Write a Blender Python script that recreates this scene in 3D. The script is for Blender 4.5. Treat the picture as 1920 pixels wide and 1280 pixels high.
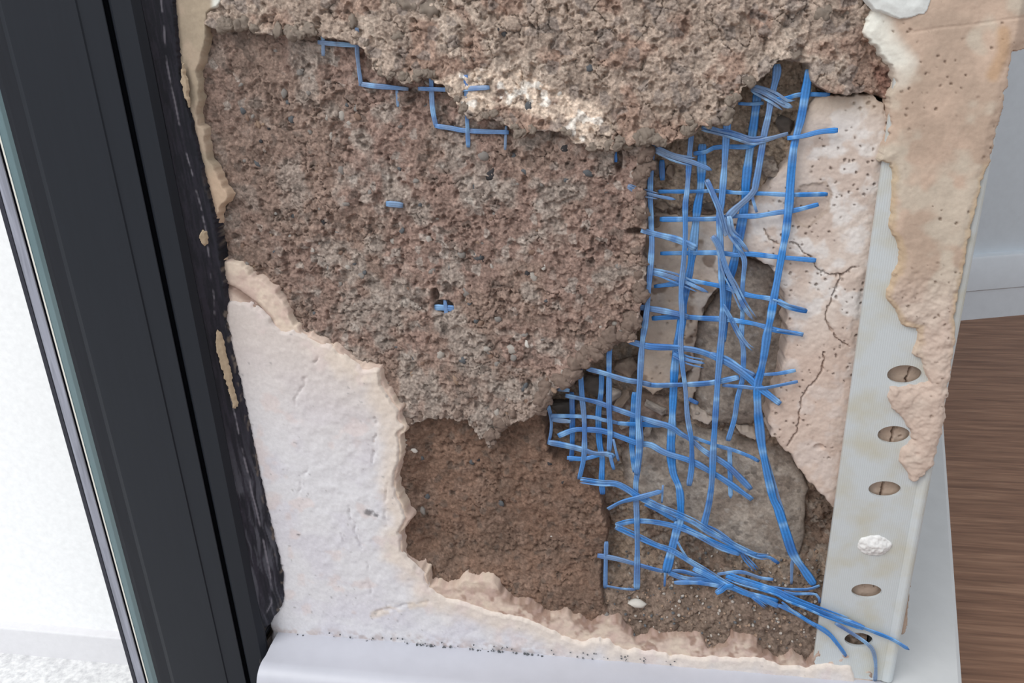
import bpy, bmesh, math, random
import numpy as np
from mathutils import Vector, Matrix, noise

for o in list(bpy.data.objects):
    bpy.data.objects.remove(o)
SC = bpy.context.scene
COL = SC.collection
random.seed(7)

# ------------------------------------------------------------------ camera
F = 1500.0                                   # focal length in pixels of a 1920 wide frame
_d = np.array([140., 3660., 1500.]); _d /= np.linalg.norm(_d)          # world down, in camera axes
_r = np.array([9653., 248., -1500.]); _r -= _d * (_r @ _d); _r /= np.linalg.norm(_r)
_Z = -_d; _X = _r; _Y = np.cross(_Z, _X)
M = np.array([_X, _Y, _Z])                   # camera axes (right, down, forward) -> world
BTOP = 0.060                                 # top of the skirting board, metres


def ray(px, py):
    px = np.asarray(px, float); py = np.asarray(py, float)
    v = np.stack([(px - 960) / F, (py - 640) / F, np.ones_like(px)], -1)
    return v @ M.T


_CD = 0.214 * ray(1150, 640)[1]
_r0 = ray(960, 1222)
CAM = np.array([0.0, -_CD, BTOP - _r0[2] * _CD / _r0[1]])


def P(px, py, y=0.0):
    """point of the scene at depth y (metres into the wall) that stands at this place of the wall"""
    r = ray(px, py)
    t = (np.asarray(y, float) - CAM[1]) / r[..., 1]
    return CAM + r * t[..., None]


def PZ(px, py, z):
    r = ray(px, py)
    t = (z - CAM[2]) / r[2]
    return CAM + r * t


cam_data = bpy.data.cameras.new('camera')
cam_data.sensor_width = 36.0
cam_data.lens = F / 1920 * 36
cam_data.clip_start = 0.005
cam_data.clip_end = 50
cam = bpy.data.objects.new('camera', cam_data)
COL.objects.link(cam)
mw = Matrix.Identity(4)
for i, v in enumerate(([1, 0, 0], [0, -1, 0], [0, 0, -1])):
    w = M @ np.array(v, float)
    for k in range(3):
        mw[k][i] = w[k]
for k in range(3):
    mw[k][3] = CAM[k]
cam.matrix_world = mw
SC.camera = cam

# ------------------------------------------------------------------ light and exposure
SC.view_settings.view_transform = 'Standard'
SC.view_settings.look = 'None'
SC.view_settings.gamma = 1.0
SC.view_settings.use_curve_mapping = False
SC.view_settings.exposure = 0.06

world = bpy.data.worlds.new('world')
SC.world = world
world.use_nodes = True
bgn = world.node_tree.nodes['Background']
bgn.inputs['Color'].default_value = (0.90, 0.95, 1.0, 1)
bgn.inputs['Strength'].default_value = 0.74


def area_light(name, loc, target, size, power, color):
    L = bpy.data.lights.new(name, 'AREA')
    L.shape = 'SQUARE'; L.size = size; L.energy = power; L.color = color
    o = bpy.data.objects.new(name, L)
    COL.objects.link(o)
    o.location = loc
    o.rotation_euler = (Vector(target) - Vector(loc)).to_track_quat('-Z', 'Y').to_euler()
    return o


# open sky over the doorway, up and to the left
area_light('daylight', (-0.75, -0.85, 1.35), (0.0, 0.0, 0.15), 0.9, 17.5, (1.0, 0.985, 0.96))
# fill light added out of view on the right to brighten the far wall
area_light('room_fill', (1.25, -0.25, 1.25), (0.45, 0.6, 0.1), 0.7, 2.2, (0.95, 0.98, 1.0))


# ------------------------------------------------------------------ small helpers
def lin(r, g, b):
    def f(c):
        c /= 255.0
        return c / 12.92 if c <= 0.04045 else ((c + 0.055) / 1.055) ** 2.4
    return np.array([f(r), f(g), f(b)])


_rng = np.random.RandomState(11)
_T = _rng.rand(256, 256)
_TX = _rng.rand(256, 256); _TY = _rng.rand(256, 256)


def vnoise(x, y, seed=0):
    x = x + seed * 17.13; y = y + seed * 9.71
    ix = np.floor(x).astype(int); iy = np.floor(y).astype(int)
    fx = x - ix; fy = y - iy
    fx = fx * fx * (3 - 2 * fx); fy = fy * fy * (3 - 2 * fy)
    a = _T[ix & 255, iy & 255]; b = _T[(ix + 1) & 255, iy & 255]
    c = _T[ix & 255, (iy + 1) & 255]; d = _T[(ix + 1) & 255, (iy + 1) & 255]
    return (a * (1 - fx) + b * fx) * (1 - fy) + (c * (1 - fx) + d * fx) * fy


def fbm(x, y, octv=4, seed=0, gain=0.5):
    s = 0; a = 1; n = 0
    for k in range(octv):
        s = s + a * vnoise(x * 2 ** k, y * 2 ** k, seed + k * 3); n += a; a *= gain
    return s / n


def worley(x, y, seed=0):
    x = x + seed * 13.7; y = y + seed * 5.3
    ix = np.floor(x).astype(int); iy = np.floor(y).astype(int)
    f1 = np.full(x.shape, 9.); f2 = np.full(x.shape, 9.); idd = np.zeros(x.shape)
    for dx in (-1, 0, 1):
        for dy in (-1, 0, 1):
            cx = ix + dx; cy = iy + dy
            qx = cx + _TX[cx & 255, cy & 255]; qy = cy + _TY[cx & 255, cy & 255]
            d = np.hypot(qx - x, qy - y)
            nw = d < f1
            f2 = np.where(nw, f1, np.minimum(f2, d))
            idd = np.where(nw, _T[(cx * 7 + 3) & 255, (cy * 5 + 1) & 255], idd)
            f1 = np.where(nw, d, f1)
    return f1, f2, idd


def pits(u, v, cell, seed, dens, r=0.2):
    f1, f2, i = worley(u / cell, v / cell, seed)
    return sst(r, r * 0.45, f1 + 0.3 * (vnoise(u * 4 / cell, v * 4 / cell, seed) - 0.5) + 0.35 * (1 - i) / dens) * (i > 1 - dens) * sst(0.42, 0.58, fbm(u / 8, v / 8, 2, seed + 4))


def sst(a, b, x):
    t = np.clip((x - a) / (b - a), 0, 1)
    return t * t * (3 - 2 * t)


def seg_dist(pts, px, py, closed=False):
    d = np.full(px.shape, 1e9)
    n = len(pts)
    for i in range(n if closed else n - 1):
        ax, ay = pts[i]; bx, by = pts[(i + 1) % n]
        vx, vy = bx - ax, by - ay
        t = np.clip(((px - ax) * vx + (py - ay) * vy) / (vx * vx + vy * vy + 1e-9), 0, 1)
        d = np.minimum(d, (px - ax - t * vx) ** 2 + (py - ay - t * vy) ** 2)
    return np.sqrt(d)


def sdf(poly, px, py):
    d = seg_dist(poly, px, py, True)
    ins = np.zeros(px.shape, bool)
    n = len(poly)
    for i in range(n):
        ax, ay = poly[i]; bx, by = poly[(i + 1) % n]
        if ay == by:
            continue
        c = ((ay > py) != (by > py)) & (px < (bx - ax) * (py - ay) / (by - ay) + ax)
        ins ^= c
    return np.where(ins, d, -d)


def link(name, me, mat=None, parent=None):
    o = bpy.data.objects.new(name, me)
    COL.objects.link(o)
    if mat is not None and not me.materials:
        me.materials.append(mat)
    if parent is not None:
        o.parent = parent
        o.matrix_parent_inverse = Matrix.Translation(-Vector(parent.location))
    return o


def tag(o, label=None, cat=None, group=None, kind=None):
    if label: o['label'] = label
    if cat: o['category'] = cat
    if group: o['group'] = group
    if kind: o['kind'] = kind
    return o


def empty(name, loc):
    o = bpy.data.objects.new(name, None)
    o.empty_display_size = 0.01
    o.location = loc
    COL.objects.link(o)
    return o


def mesh_np(name, verts, faces, cols=None, smooth=True):
    verts = np.asarray(verts, np.float32)
    faces = np.asarray(faces, np.int32)
    me = bpy.data.meshes.new(name)
    nv, nf, k = len(verts), len(faces), faces.shape[1]
    me.vertices.add(nv)
    me.vertices.foreach_set('co', verts.ravel())
    me.loops.add(nf * k)
    me.loops.foreach_set('vertex_index', faces.ravel())
    me.polygons.add(nf)
    me.polygons.foreach_set('loop_start', np.arange(0, nf * k, k, dtype=np.int32))
    me.polygons.foreach_set('use_smooth', np.full(nf, smooth))
    if cols is not None:
        at = me.color_attributes.new('tone', 'FLOAT_COLOR', 'POINT')
        c4 = np.ones((nv, 4), np.float32); c4[:, :3] = cols
        at.data.foreach_set('color', c4.ravel())
    me.update(calc_edges=True)
    me.validate()
    return me


def mat_new(name):
    m = bpy.data.materials.new(name)
    m.use_nodes = True
    nt = m.node_tree
    return m, nt, nt.nodes['Principled BSDF']


def rough_mat(name, rough=0.95, scale=900.0, amount=0.25, bump=0.25, bump_d=0.0003, tone=None, spec=0.2):
    """matt mineral surface: colour from the 'tone' attribute (or a flat colour), fine grain from noise"""
    m, nt, bs = mat_new(name)
    L = nt.links
    tc = nt.nodes.new('ShaderNodeTexCoord')
    nz = nt.nodes.new('ShaderNodeTexNoise')
    nz.inputs['Scale'].default_value = scale
    nz.inputs['Detail'].default_value = 5
    nz.inputs['Roughness'].default_value = 0.65
    L.new(tc.outputs['Object'], nz.inputs['Vector'])
    rmp = nt.nodes.new('ShaderNodeMapRange')
    rmp.inputs['From Min'].default_value = 0.3; rmp.inputs['From Max'].default_value = 0.7
    rmp.inputs['To Min'].default_value = 1 - amount; rmp.inputs['To Max'].default_value = 1 + amount
    L.new(nz.outputs['Fac'], rmp.inputs['Value'])
    mx = nt.nodes.new('ShaderNodeVectorMath'); mx.operation = 'SCALE'
    if tone is None:
        at = nt.nodes.new('ShaderNodeAttribute'); at.attribute_name = 'tone'
        L.new(at.outputs['Color'], mx.inputs[0])
    else:
        mx.inputs[0].default_value = tuple(tone)
    L.new(rmp.outputs['Result'], mx.inputs['Scale'])
    L.new(mx.outputs['Vector'], bs.inputs['Base Color'])
    bs.inputs['Roughness'].default_value = rough
    bs.inputs['Specular IOR Level'].default_value = spec
    if bump:
        bp = nt.nodes.new('ShaderNodeBump')
        bp.inputs['Strength'].default_value = bump
        bp.inputs['Distance'].default_value = bump_d
        L.new(nz.outputs['Fac'], bp.inputs['Height'])
        L.new(bp.outputs['Normal'], bs.inputs['Normal'])
    return m


MAT_MORTAR = rough_mat('brown_mortar', scale=1400, amount=0.30, bump=0.8, bump_d=0.0004)
MAT_PLASTER = rough_mat('plaster', scale=900, amount=0.07, bump=0.35, bump_d=0.0002)
MAT_STONE = rough_mat('field_stone', scale=1100, amount=0.22, bump=0.5, bump_d=0.0003)

RELIEFS = {}


def relief(name, poly, y0, height, colour, mat, parent, step=2.0, edge=5.0, rag=5.0, ragscale=14.0,
           back=None, seed=0, holes=()):
    """broken layer of the wall: its outline on the wall, its level y0(px,py), its relief (metres, + into
    the wall) and its colours; the rim rolls back to depth `back` like a broken edge"""
    pts = np.array(poly, float)
    x0, y0_, x1, y1 = pts[:, 0].min() - 12, pts[:, 1].min() - 12, pts[:, 0].max() + 12, pts[:, 1].max() + 12
    gx = np.arange(x0, x1, step); gy = np.arange(y0_, y1, step)
    px, py = np.meshgrid(gx, gy)
    wx = px + rag * 2 * (fbm(px / ragscale, py / ragscale, 2, seed + 40, 0.4) - 0.5)
    wy = py + rag * 2 * (fbm(px / ragscale, py / ragscale, 2, seed + 50, 0.4) - 0.5)
    s = sdf(poly, wx, wy)
    for hpoly in holes:
        s = np.minimum(s, -sdf(hpoly, wx, wy))
    # draw the outermost ring of points onto the outline, so that rims do not step with the grid
    ny, nx = px.shape
    idx = np.arange(nx * ny).reshape(ny, nx)
    q = np.stack([idx[:-1, :-1], idx[1:, :-1], idx[1:, 1:], idx[:-1, 1:]], -1).reshape(-1, 4)
    cut = edge * 0.7
    keep = (s > -cut - step * 0.5).ravel()[q].all(1)
    inn = np.zeros(nx * ny, bool); inn[q[keep].ravel()] = True
    outv = np.zeros(nx * ny, bool); outv[q[~keep].ravel()] = True
    ring = (inn & outv).reshape(ny, nx)
    gy_, gx_ = np.gradient(s, step)
    g2 = np.maximum(gx_ ** 2 + gy_ ** 2, 0.15)
    mv = np.clip(-(s + cut), -1.3 * step, 1.3 * step) * ring
    px = px + mv * gx_ / g2; py = py + mv * gy_ / g2
    s = np.where(ring, np.minimum(s, -cut), s)
    lev = y0(px, py) if callable(y0) else np.full(px.shape, float(y0))
    base = P(px, py, lev)
    u = base[..., 0] * 1000; v = base[..., 2] * 1000          # millimetres on the wall
    h = height(px, py, u, v, s)
    y = lev + h
    if back is not None:
        bk = back(px, py) if callable(back) else back
        k = sst(0, 1, (edge * 0.35 - s) / edge)
        y = np.where(y < bk, y + (bk - y) * k, y)
    pos = base.copy(); pos[..., 1] = y
    c = colour(px, py, u, v, s, h)
    q = q[keep]
    used = np.unique(q)
    rm = np.full(nx * ny, -1, np.int32); rm[used] = np.arange(len(used))
    me = mesh_np(name, pos.reshape(-1, 3)[used], rm[q], c.reshape(-1, 3)[used])
    o = link(name, me, mat, parent)
    RELIEFS[name] = (x0, y0_, step, y, s)
    return o


def level(name, px, py):
    x0, y0, st, y, s = RELIEFS[name]
    i = int(round((py - y0) / st)); j = int(round((px - x0) / st))
    if 0 <= i < y.shape[0] and 0 <= j < y.shape[1] and s[i, j] > 1:
        return y[i, j]
    return None


def grains(c, u, v, seed, a=0.22):
    f, g, i = worley(u / 1.15 + 0.4 * fbm(u, v, 2, seed), v / 1.15, seed + 6)
    f, g, j = worley(u / 0.55, v / 0.55, seed + 8)
    n = vnoise(u / 3.5, v / 3.5, seed + 2)
    return c * (1 + a * ((i - 0.5) * 1.3 + (j - 0.5) * 1.5 + (n - 0.5) * 0.8))[..., None]


def mixc(a, b, t):
    return a + (b - a) * t[..., None]


# ------------------------------------------------------------------ outlines on the wall
LEFT_EDGE = [(400, 13), (388, 24), (386, 57), (381, 94), (370, 134), (373, 161), (373, 188), (368, 202), (370, 235),
             (381, 242), (386, 269), (390, 302), (403, 319), (417, 349), (430, 364), (425, 380), (411, 390),
             (408, 413), (403, 430), (413, 464)]
SKIN_EDGE = [(418, 487), (447, 495), (464, 497), (467, 514), (484, 521), (514, 544), (537, 578), (551, 611),
             (585, 631), (618, 645), (653, 668), (680, 689), (709, 690), (716, 715), (737, 742), (751, 766),
             (754, 786), (764, 799), (754, 816), (756, 846), (747, 884), (741, 900), (749, 937), (769, 971),
             (752, 998), (756, 1038), (781, 1062), (801, 1075), (805, 1098)]
PINK_EDGE = [(828, 1100), (855, 1100), (872, 1085), (895, 1088), (925, 1092), (942, 1115), (969, 1125), (1003, 1135),
             (1023, 1152), (1066, 1152), (1110, 1169), (1124, 1159), (1164, 1166), (1194, 1203), (1218, 1193),
             (1280, 1191), (1314, 1189), (1330, 1220), (1357, 1213), (1374, 1191), (1421, 1203), (1431, 1223),
             (1461, 1240), (1488, 1223), (1515, 1246), (1535, 1216), (1572, 1210)]
WHITE_LOW = [(821, 1119), (860, 1132), (902, 1142), (919, 1152), (942, 1157), (956, 1152), (1009, 1172), (1036, 1186),
             (1053, 1199), (1087, 1206), (1124, 1199), (1154, 1213), (1178, 1221), (1238, 1223), (1255, 1233),
             (1314, 1236), (1381, 1236), (1431, 1240), (1468, 1250), (1515, 1255), (1549, 1246), (1592, 1253),
             (1602, 1272)]
UP_LEDGE = [(386, 50), (417, 55), (437, 50), (467, 54), (480, 62), (524, 71), (551, 67), (578, 64), (610, 72),
            (655, 78), (684, 92), (700, 128), (724, 143), (768, 158), (786, 150), (805, 146), (830, 158), (842, 180),
            (868, 205), (878, 222), (942, 228), (976, 255), (1053, 244), (1073, 268), (1124, 279), (1157, 279),
            (1211, 269), (1240, 274), (1290, 259), (1310, 237), (1360, 232), (1377, 208), (1391, 163), (1414, 155),
            (1445, 134), (1458, 116), (1478, 111), (1512, 118), (1518, 148), (1549, 176), (1629, 176), (1666, 190)]
MID_RIGHT = [(1211, 262), (1222, 300), (1205, 330), (1212, 380), (1214, 430), (1206, 480), (1213, 520), (1206, 560),
             (1196, 600), (1190, 636), (1150, 640), (1134, 655), (1117, 672), (1087, 698), (1043, 727), (1026, 752),
             (1009, 776)]
LOW_LEDGE = [(993, 782), (976, 786), (949, 793), (935, 812), (919, 832), (899, 818), (875, 786), (801, 785), (768, 795)]
DEEP_RIGHT = [(1012, 770), (1022, 800), (1030, 850), (1060, 868), (1092, 893), (1128, 935), (1140, 985), (1132, 1040),
              (1128, 1100), (1150, 1180), (1180, 1215)]

wall = empty('wall_front', (0.0, 0.02, 0.0))
tag(wall, 'broken brown mortar and cracked white plaster wall between black frame and corner bead', 'wall', kind='structure')
wroot = wall


def crumbly(px, py, u, v, big=1.0, mid=0.55, fine=0.26, pit=0.7, seed=0, cell=3.2):
    """height in metres of crumbling sand mortar, + into the wall"""
    wu = u + 3.4 * (fbm(u / 3.2, v / 3.2, 4, seed + 1, 0.6) - 0.5); wv = v + 3.4 * (fbm(u / 3.2, v / 3.2, 4, seed + 5, 0.6) - 0.5)
    h = big * 2 * (fbm(u / 16, v / 16, 3, seed + 2) - 0.5)
    f1, f2, ida = worley(wu / cell, wv / cell, seed + 3)
    gate = sst(0.35, 0.75, fbm(u / 9, v / 9, 2, seed + 9))
    h -= mid * (1 - np.clip(f1, 0, 1) ** 2) * (0.3 + 1.2 * ida) * (0.35 + 0.65 * gate)
    f1b, f2b, idb = worley(wu / 1.15, wv / 1.15, seed + 6)
    h -= fine * (1 - np.clip(f1b, 0, 1) ** 2) * (0.2 + 1.3 * idb)
    h -= 0.35 * (fbm(u / 1.0, v / 1.0, 3, seed + 8, 0.7) - 0.5)
    p = fbm(u / 2.2, v / 2.2, 3, seed + 12)
    h += pit * 1.2 * sst(0.60, 0.74, p)
    crk = sst(0.09, 0.0, f2 - f1) * sst(0.52, 0.66, fbm(u / 5, v / 5, 2, seed + 14))
    h += 0.7 * crk * (mid > 0.5)
    f1c, f2c, idc = worley(u / 0.62, v / 0.62, seed + 16)
    h -= 0.22 * (1 - np.clip(f1c, 0, 1) ** 2) * idc
    return h * 0.001, ida, idb, gate


# ------------------------------------------------------------------ core of the wall behind the broken layers
DIRT = lin(118, 100, 88); SAND = lin(146, 128, 112); GREYSAND = lin(140, 131, 122)


def core_level(px, py):
    y = 0.0145 - 0.0040 * sst(440, 380, py)
    ledge = sst(1000, 1175, py + 0.02 * (px - 1300))
    y = y + (0.0034 - y) * ledge
    return y


def core_h(px, py, u, v, s):
    h, a, b, g = crumbly(px, py, u, v, 1.2, 1.0, 0.40, 0.7, seed=3, cell=3.2)
    return h


def core_c(px, py, u, v, s, h):
    n = fbm(u / 7, v / 7, 4, 61); f1, f2, i = worley(u / 1.3, v / 1.3, 9)
    c = mixc(SAND, DIRT, sst(0.35, 0.65, n))
    c = mixc(c, GREYSAND, 0.6 * sst(0.55, 0.9, i))
    dirt = sst(1030, 1120, py)
    c = mixc(c, mixc(lin(108, 93, 83), lin(130, 112, 100), i), dirt * 0.8)
    up = sst(430, 300, py)
    c = mixc(c, lin(170, 152, 134), up * 0.75)
    return grains(c, u, v, 3, 0.28) * 1.08


relief('rubble_core', [(980, 130), (1690, 100), (1700, 330), (1610, 1290), (1130, 1290), (980, 900)], core_level,
       core_h, core_c, MAT_MORTAR, wroot, step=2.2, edge=4)

# ------------------------------------------------------------------ upper and lower mortar coats
UP_BASE = lin(148, 132, 120); UP_PALE = lin(172, 157, 144); UP_RED = lin(138, 114, 101)


def up_level(px, py):
    y = 0.0012 + 0.0014 * sst(1400, 1680, px)
    return y


CREAM_BAND = [(720, 150), (770, 160), (870, 130), (920, 122), (990, 140), (1060, 175), (1120, 195), (1150, 235),
              (1145, 275), (1080, 270), (1050, 235), (1000, 215), (940, 195), (880, 215), (840, 185), (760, 170)]


def up_h(px, py, u, v, s):
    h, a, b, g = crumbly(px, py, u, v, 1.1, 1.0, 0.45, 0.9, seed=17, cell=3.6)
    lump = sst(46, 4, s) * sst(30, 70, py + 0 * px)
    h -= 0.0010 * lump * (0.3 + fbm(u / 4, v / 4, 2, 71))
    h += 0.0018 * sst(26, -4, seg_dist([(1490, 150), (1510, 100), (1500, 60), (1520, 0)], px, py)) * 0.5
    h += 0.0030 * sst(40, -10, sdf([(1630, 100), (1690, 110), (1690, 200), (1630, 185)], px, py) * -1) * 0.6
    return h


def up_c(px, py, u, v, s, h):
    n = fbm(u / 9, v / 9, 4, 33); f1, f2, i = worley(u / 2.4, v / 2.4, 19)
    c = mixc(UP_BASE, UP_PALE, sst(0.45, 0.75, n) * 0.8)
    c = mixc(c, UP_RED, sst(0.52, 0.35, fbm(u / 6, v / 6, 3, 36)) * 0.8)
    c = mixc(c, lin(122, 112, 106), 0.7 * sst(0.72, 0.9, i))
    band = sdf(CREAM_BAND, px + 14 * (fbm(u / 3, v / 3, 3, 38) - 0.5), py + 14 * (fbm(u / 3, v / 3, 3, 39) - 0.5))
    nb = fbm(u / 2.6, v / 2.6, 3, 41)
    c = mixc(c, lin(192, 174, 158), sst(-4, 8, band) * sst(0.30, 0.50, nb))
    c = mixc(c, lin(222, 220, 214), sst(0.62, 0.70, fbm(u / 2.2, v / 2.2, 2, 43)) * sst(0, 10, band) * 0.55)
    red = sst(0, 18, sdf([(1625, 110), (1690, 120), (1690, 195), (1640, 190)], px, py))
    c = mixc(c, lin(112, 82, 72), red * 0.8)
    return grains(c, u, v, 17, 0.28) * 1.30


UP_POLY = [(335, -170)] + [(395, -170), (404, 5)] + LEFT_EDGE[1:3] + UP_LEDGE + [(1690, 165), (1690, -170)]
UP_POLY = [(396, -170), (404, 5)] + LEFT_EDGE[1:2] + UP_LEDGE + [(1690, 150), (1690, -170)]
relief('upper_mortar', UP_POLY, up_level, up_h, up_c, MAT_MORTAR, wroot, step=1.7, edge=5, rag=6, ragscale=16,
       back=0.0125, seed=2)

LO_BASE = lin(138, 118, 107); LO_GREY = lin(152, 140, 131); LO_DARK = lin(120, 102, 92); LO_RED = lin(139, 117, 107)


def lo_level(px, py):
    y = 0.0042 - 0.0006 * sst(700, 1000, px) - 0.0008 * sst(560, 400, px)
    y = y - 0.0006 * sst(600, 760, py)
    return y


def lo_h(px, py, u, v, s):
    h, a, b, g = crumbly(px, py, u, v, 0.7, 0.85, 0.40, 0.85, seed=29, cell=2.8)
    calm = 0.55 + 0.45 * sst(430, 620, px + 0.3 * py - 60)
    h = h * calm
    h -= 0.0012 * sst(40, 5, s) * sst(700, 1000, px) * (0.4 + fbm(u / 4, v / 4, 2, 73))
    # crumbled-out holes where the mesh shows
    for (hx, hy, rx, ry) in ((832, 574, 20, 13), (816, 552, 8, 14), (1160, 300, 8, 24), (1195, 434, 24, 7)):
        h += 0.0035 * sst(1.15, 0.6, np.hypot((px - hx) / rx, (py - hy) / ry))
    return h


def lo_c(px, py, u, v, s, h):
    n = fbm(u / 11, v / 11, 4, 83); f1, f2, i = worley(u / 2.0, v / 2.0, 23)
    c = mixc(LO_BASE, LO_RED, sst(0.4, 0.65, n))
    g = sst(0.50, 0.68, fbm(u / 7, v / 7, 4, 86))
    c = mixc(c, LO_GREY, g * 0.85)
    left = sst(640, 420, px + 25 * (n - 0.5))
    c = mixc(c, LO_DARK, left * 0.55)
    c = mixc(c, lin(165, 156, 148), 0.6 * sst(0.86, 0.95, i) * sst(0.4, 0.6, n))
    c = mixc(c, lin(92, 82, 76), 0.6 * sst(0.10, 0.04, i))
    low = sst(690, 790, py) * sst(740, 820, px)
    c = mixc(c, LO_GREY, low * 0.5)
    return grains(c, u, v, 29, 0.30) * 1.08


LO_POLY = LEFT_EDGE[2:] + SKIN_EDGE[:18] + LOW_LEDGE[::-1] + MID_RIGHT[::-1] + [(1211, 240), (1000, 200), (800, 110),
                                                                             (600, 30), (400, 30)]
LO_POLY = [(x - 14 if k < 18 else x, y) for k, (x, y) in enumerate(LO_POLY)]
LO_POLY = LO_POLY[:18] + [(x - 18, y + 14) for (x, y) in SKIN_EDGE[:18]] + LOW_LEDGE[::-1] + LO_POLY[18 + 18 + len(LOW_LEDGE):]
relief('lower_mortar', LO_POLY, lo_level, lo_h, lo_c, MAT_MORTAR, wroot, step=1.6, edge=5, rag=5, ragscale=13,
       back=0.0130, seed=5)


def deep_level(px, py):
    y = np.full(px.shape, 0.0078)
    y = y + (0.0034 - 0.0078) * sst(985, 1110, py - 0.22 * (px - 900) * (px > 900))
    y = y - 0.003 * sst(810, 765, px)
    return y


def deep_h(px, py, u, v, s):
    h, a, b, g = crumbly(px, py, u, v, 1.0, 0.6, 0.36, 0.6, seed=43, cell=2.6)
    return h


def deep_c(px, py, u, v, s, h):
    n = fbm(u / 8, v / 8, 4, 93); f1, f2, i = worley(u / 1.6, v / 1.6, 33)
    c = mixc(lin(124, 100, 86), lin(112, 92, 80), sst(0.4, 0.65, n))
    c = mixc(c, lin(132, 110, 97), sst(0.5, 0.7, fbm(u / 4, v / 4, 3, 96)) * 0.7)
    c = mixc(c, lin(100, 88, 80), 0.6 * sst(0.85, 0.95, i))
    return grains(c, u, v, 43, 0.22) * 1.04


DEEP_POLY = [(735, 770), (800, 770), (1000, 760)] + DEEP_RIGHT + [(1100, 1180), (1000, 1150), (930, 1110), (780, 1090),
                                                                (740, 1030), (735, 900)]
relief('inner_mortar', DEEP_POLY, deep_level, deep_h, deep_c, MAT_MORTAR, wroot, step=2.0, edge=5, rag=6, ragscale=15,
       back=0.0150, seed=8)

# ------------------------------------------------------------------ left plaster: strip, pink base coat, white skin
BEIGE = lin(172, 156, 136); PINK = lin(208, 187, 173); WHITE = lin(216, 214, 217); LAV = lin(210, 207, 213)


def skin_noise(px, py, u, v, s):
    h = 0.5 * (fbm(u / 14, v / 14, 3, 101) - 0.5) + 0.55 * (fbm(u / 2.6, v / 2.6, 4, 103, 0.55) - 0.5)
    rough = sst(470, 640, px - 0.15 * (py - 900))
    h = h * (0.5 + 0.8 * rough)
    for c in SKIN_CRACKS:
        h = h + 0.55 * sst(3.2, 0.4, seg_dist(c, px + 14 * (fbm(px / 12, py / 12, 3, 7) - .5), py + 14 * (fbm(px / 12, py / 12, 3, 8) - .5))) * sst(0.35, 0.6, fbm(px / 18, py / 18, 2, 6))
    return h * 0.001


SKIN_CRACKS = [[(655, 950), (668, 1010), (682, 1040), (690, 1075), (697, 1115)],
               [(725, 905), (722, 940), (724, 990)], [(552, 760), (575, 700), (600, 665)],
               [(705, 780), (700, 860), (706, 885)], [(640, 1000), (655, 1060)],
               [(700, 1152), (760, 1135), (800, 1128)], [(590, 870), (566, 890), (560, 930)]]


def strip_h(px, py, u, v, s):
    return (0.35 * (fbm(u / 6, v / 6, 3, 111) - 0.5) + 0.15 * (fbm(u / 1.2, v / 1.2, 2, 113) - 0.5)) * 0.001


def strip_c(px, py, u, v, s, h):
    n = fbm(u / 5, v / 5, 3, 115)
    c = mixc(BEIGE, lin(186, 166, 146), sst(0.4, 0.7, n))
    c = mixc(c, lin(204, 176, 152), sst(300, 340, py) * 0.7)
    c = mixc(c, lin(225, 224, 215), sst(392, 404, px) * sst(30, 12, py))
    return c


relief('plaster_strip', [(290, -170), (402, -170), (420, -8), (405, 14)] + LEFT_EDGE[1:] + [(418, 487), (400, 520), (330, 300), (290, 0)],
       0.0004, strip_h, strip_c, MAT_PLASTER, wroot, step=2.0, edge=4, rag=4, ragscale=14, back=0.0034, seed=12)


def pink_h(px, py, u, v, s):
    h = 0.5 * (fbm(u / 4, v / 4, 3, 121) - 0.5) + 0.35 * (fbm(u / 1.3, v / 1.3, 3, 123) - 0.5)
    h += 0.7 * sst(5, 1, seg_dist([(424, 535), (450, 548), (478, 570), (503, 596), (520, 625)], px, py))
    return h * 0.001


def pink_c(px, py, u, v, s, h):
    n = fbm(u / 4, v / 4, 3, 125)
    c = mixc(PINK, lin(214, 196, 179), sst(0.35, 0.7, n))
    d = sst(13, 2, seg_dist([(424, 535), (450, 548), (480, 572), (505, 600)], px, py))
    c = mixc(c, lin(140, 116, 104), d * 0.85)
    low = sst(1080, 1130, py)
    spots = sst(0.54, 0.68, fbm(u / 3, v / 3, 3, 127)) * low
    c = mixc(c, lin(150, 120, 106), spots * 0.8)
    dust = sst(16, 0, s + 22 * (fbm(u / 2.5, v / 2.5, 3, 128) - 0.5)) * low
    c = mixc(c, lin(146, 120, 106), dust * 0.85)
    c = mixc(c, lin(196, 170, 160), sst(0.5, 0.7, fbm(u / 1.8, v / 1.8, 2, 129)) * 0.5)
    return c


relief('base_coat', [(405, 470)] + SKIN_EDGE + PINK_EDGE + [(1600, 1215), (1640, 1262), (1640, 1300), (700, 1260),
                                                            (560, 1130), (470, 700), (408, 540)],
       0.0009, pink_h, pink_c, MAT_PLASTER, wroot, step=2.0, edge=5, rag=5, ragscale=14, back=0.0050, seed=14)


def white_h(px, py, u, v, s):
    return skin_noise(px, py, u, v, s)


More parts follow.
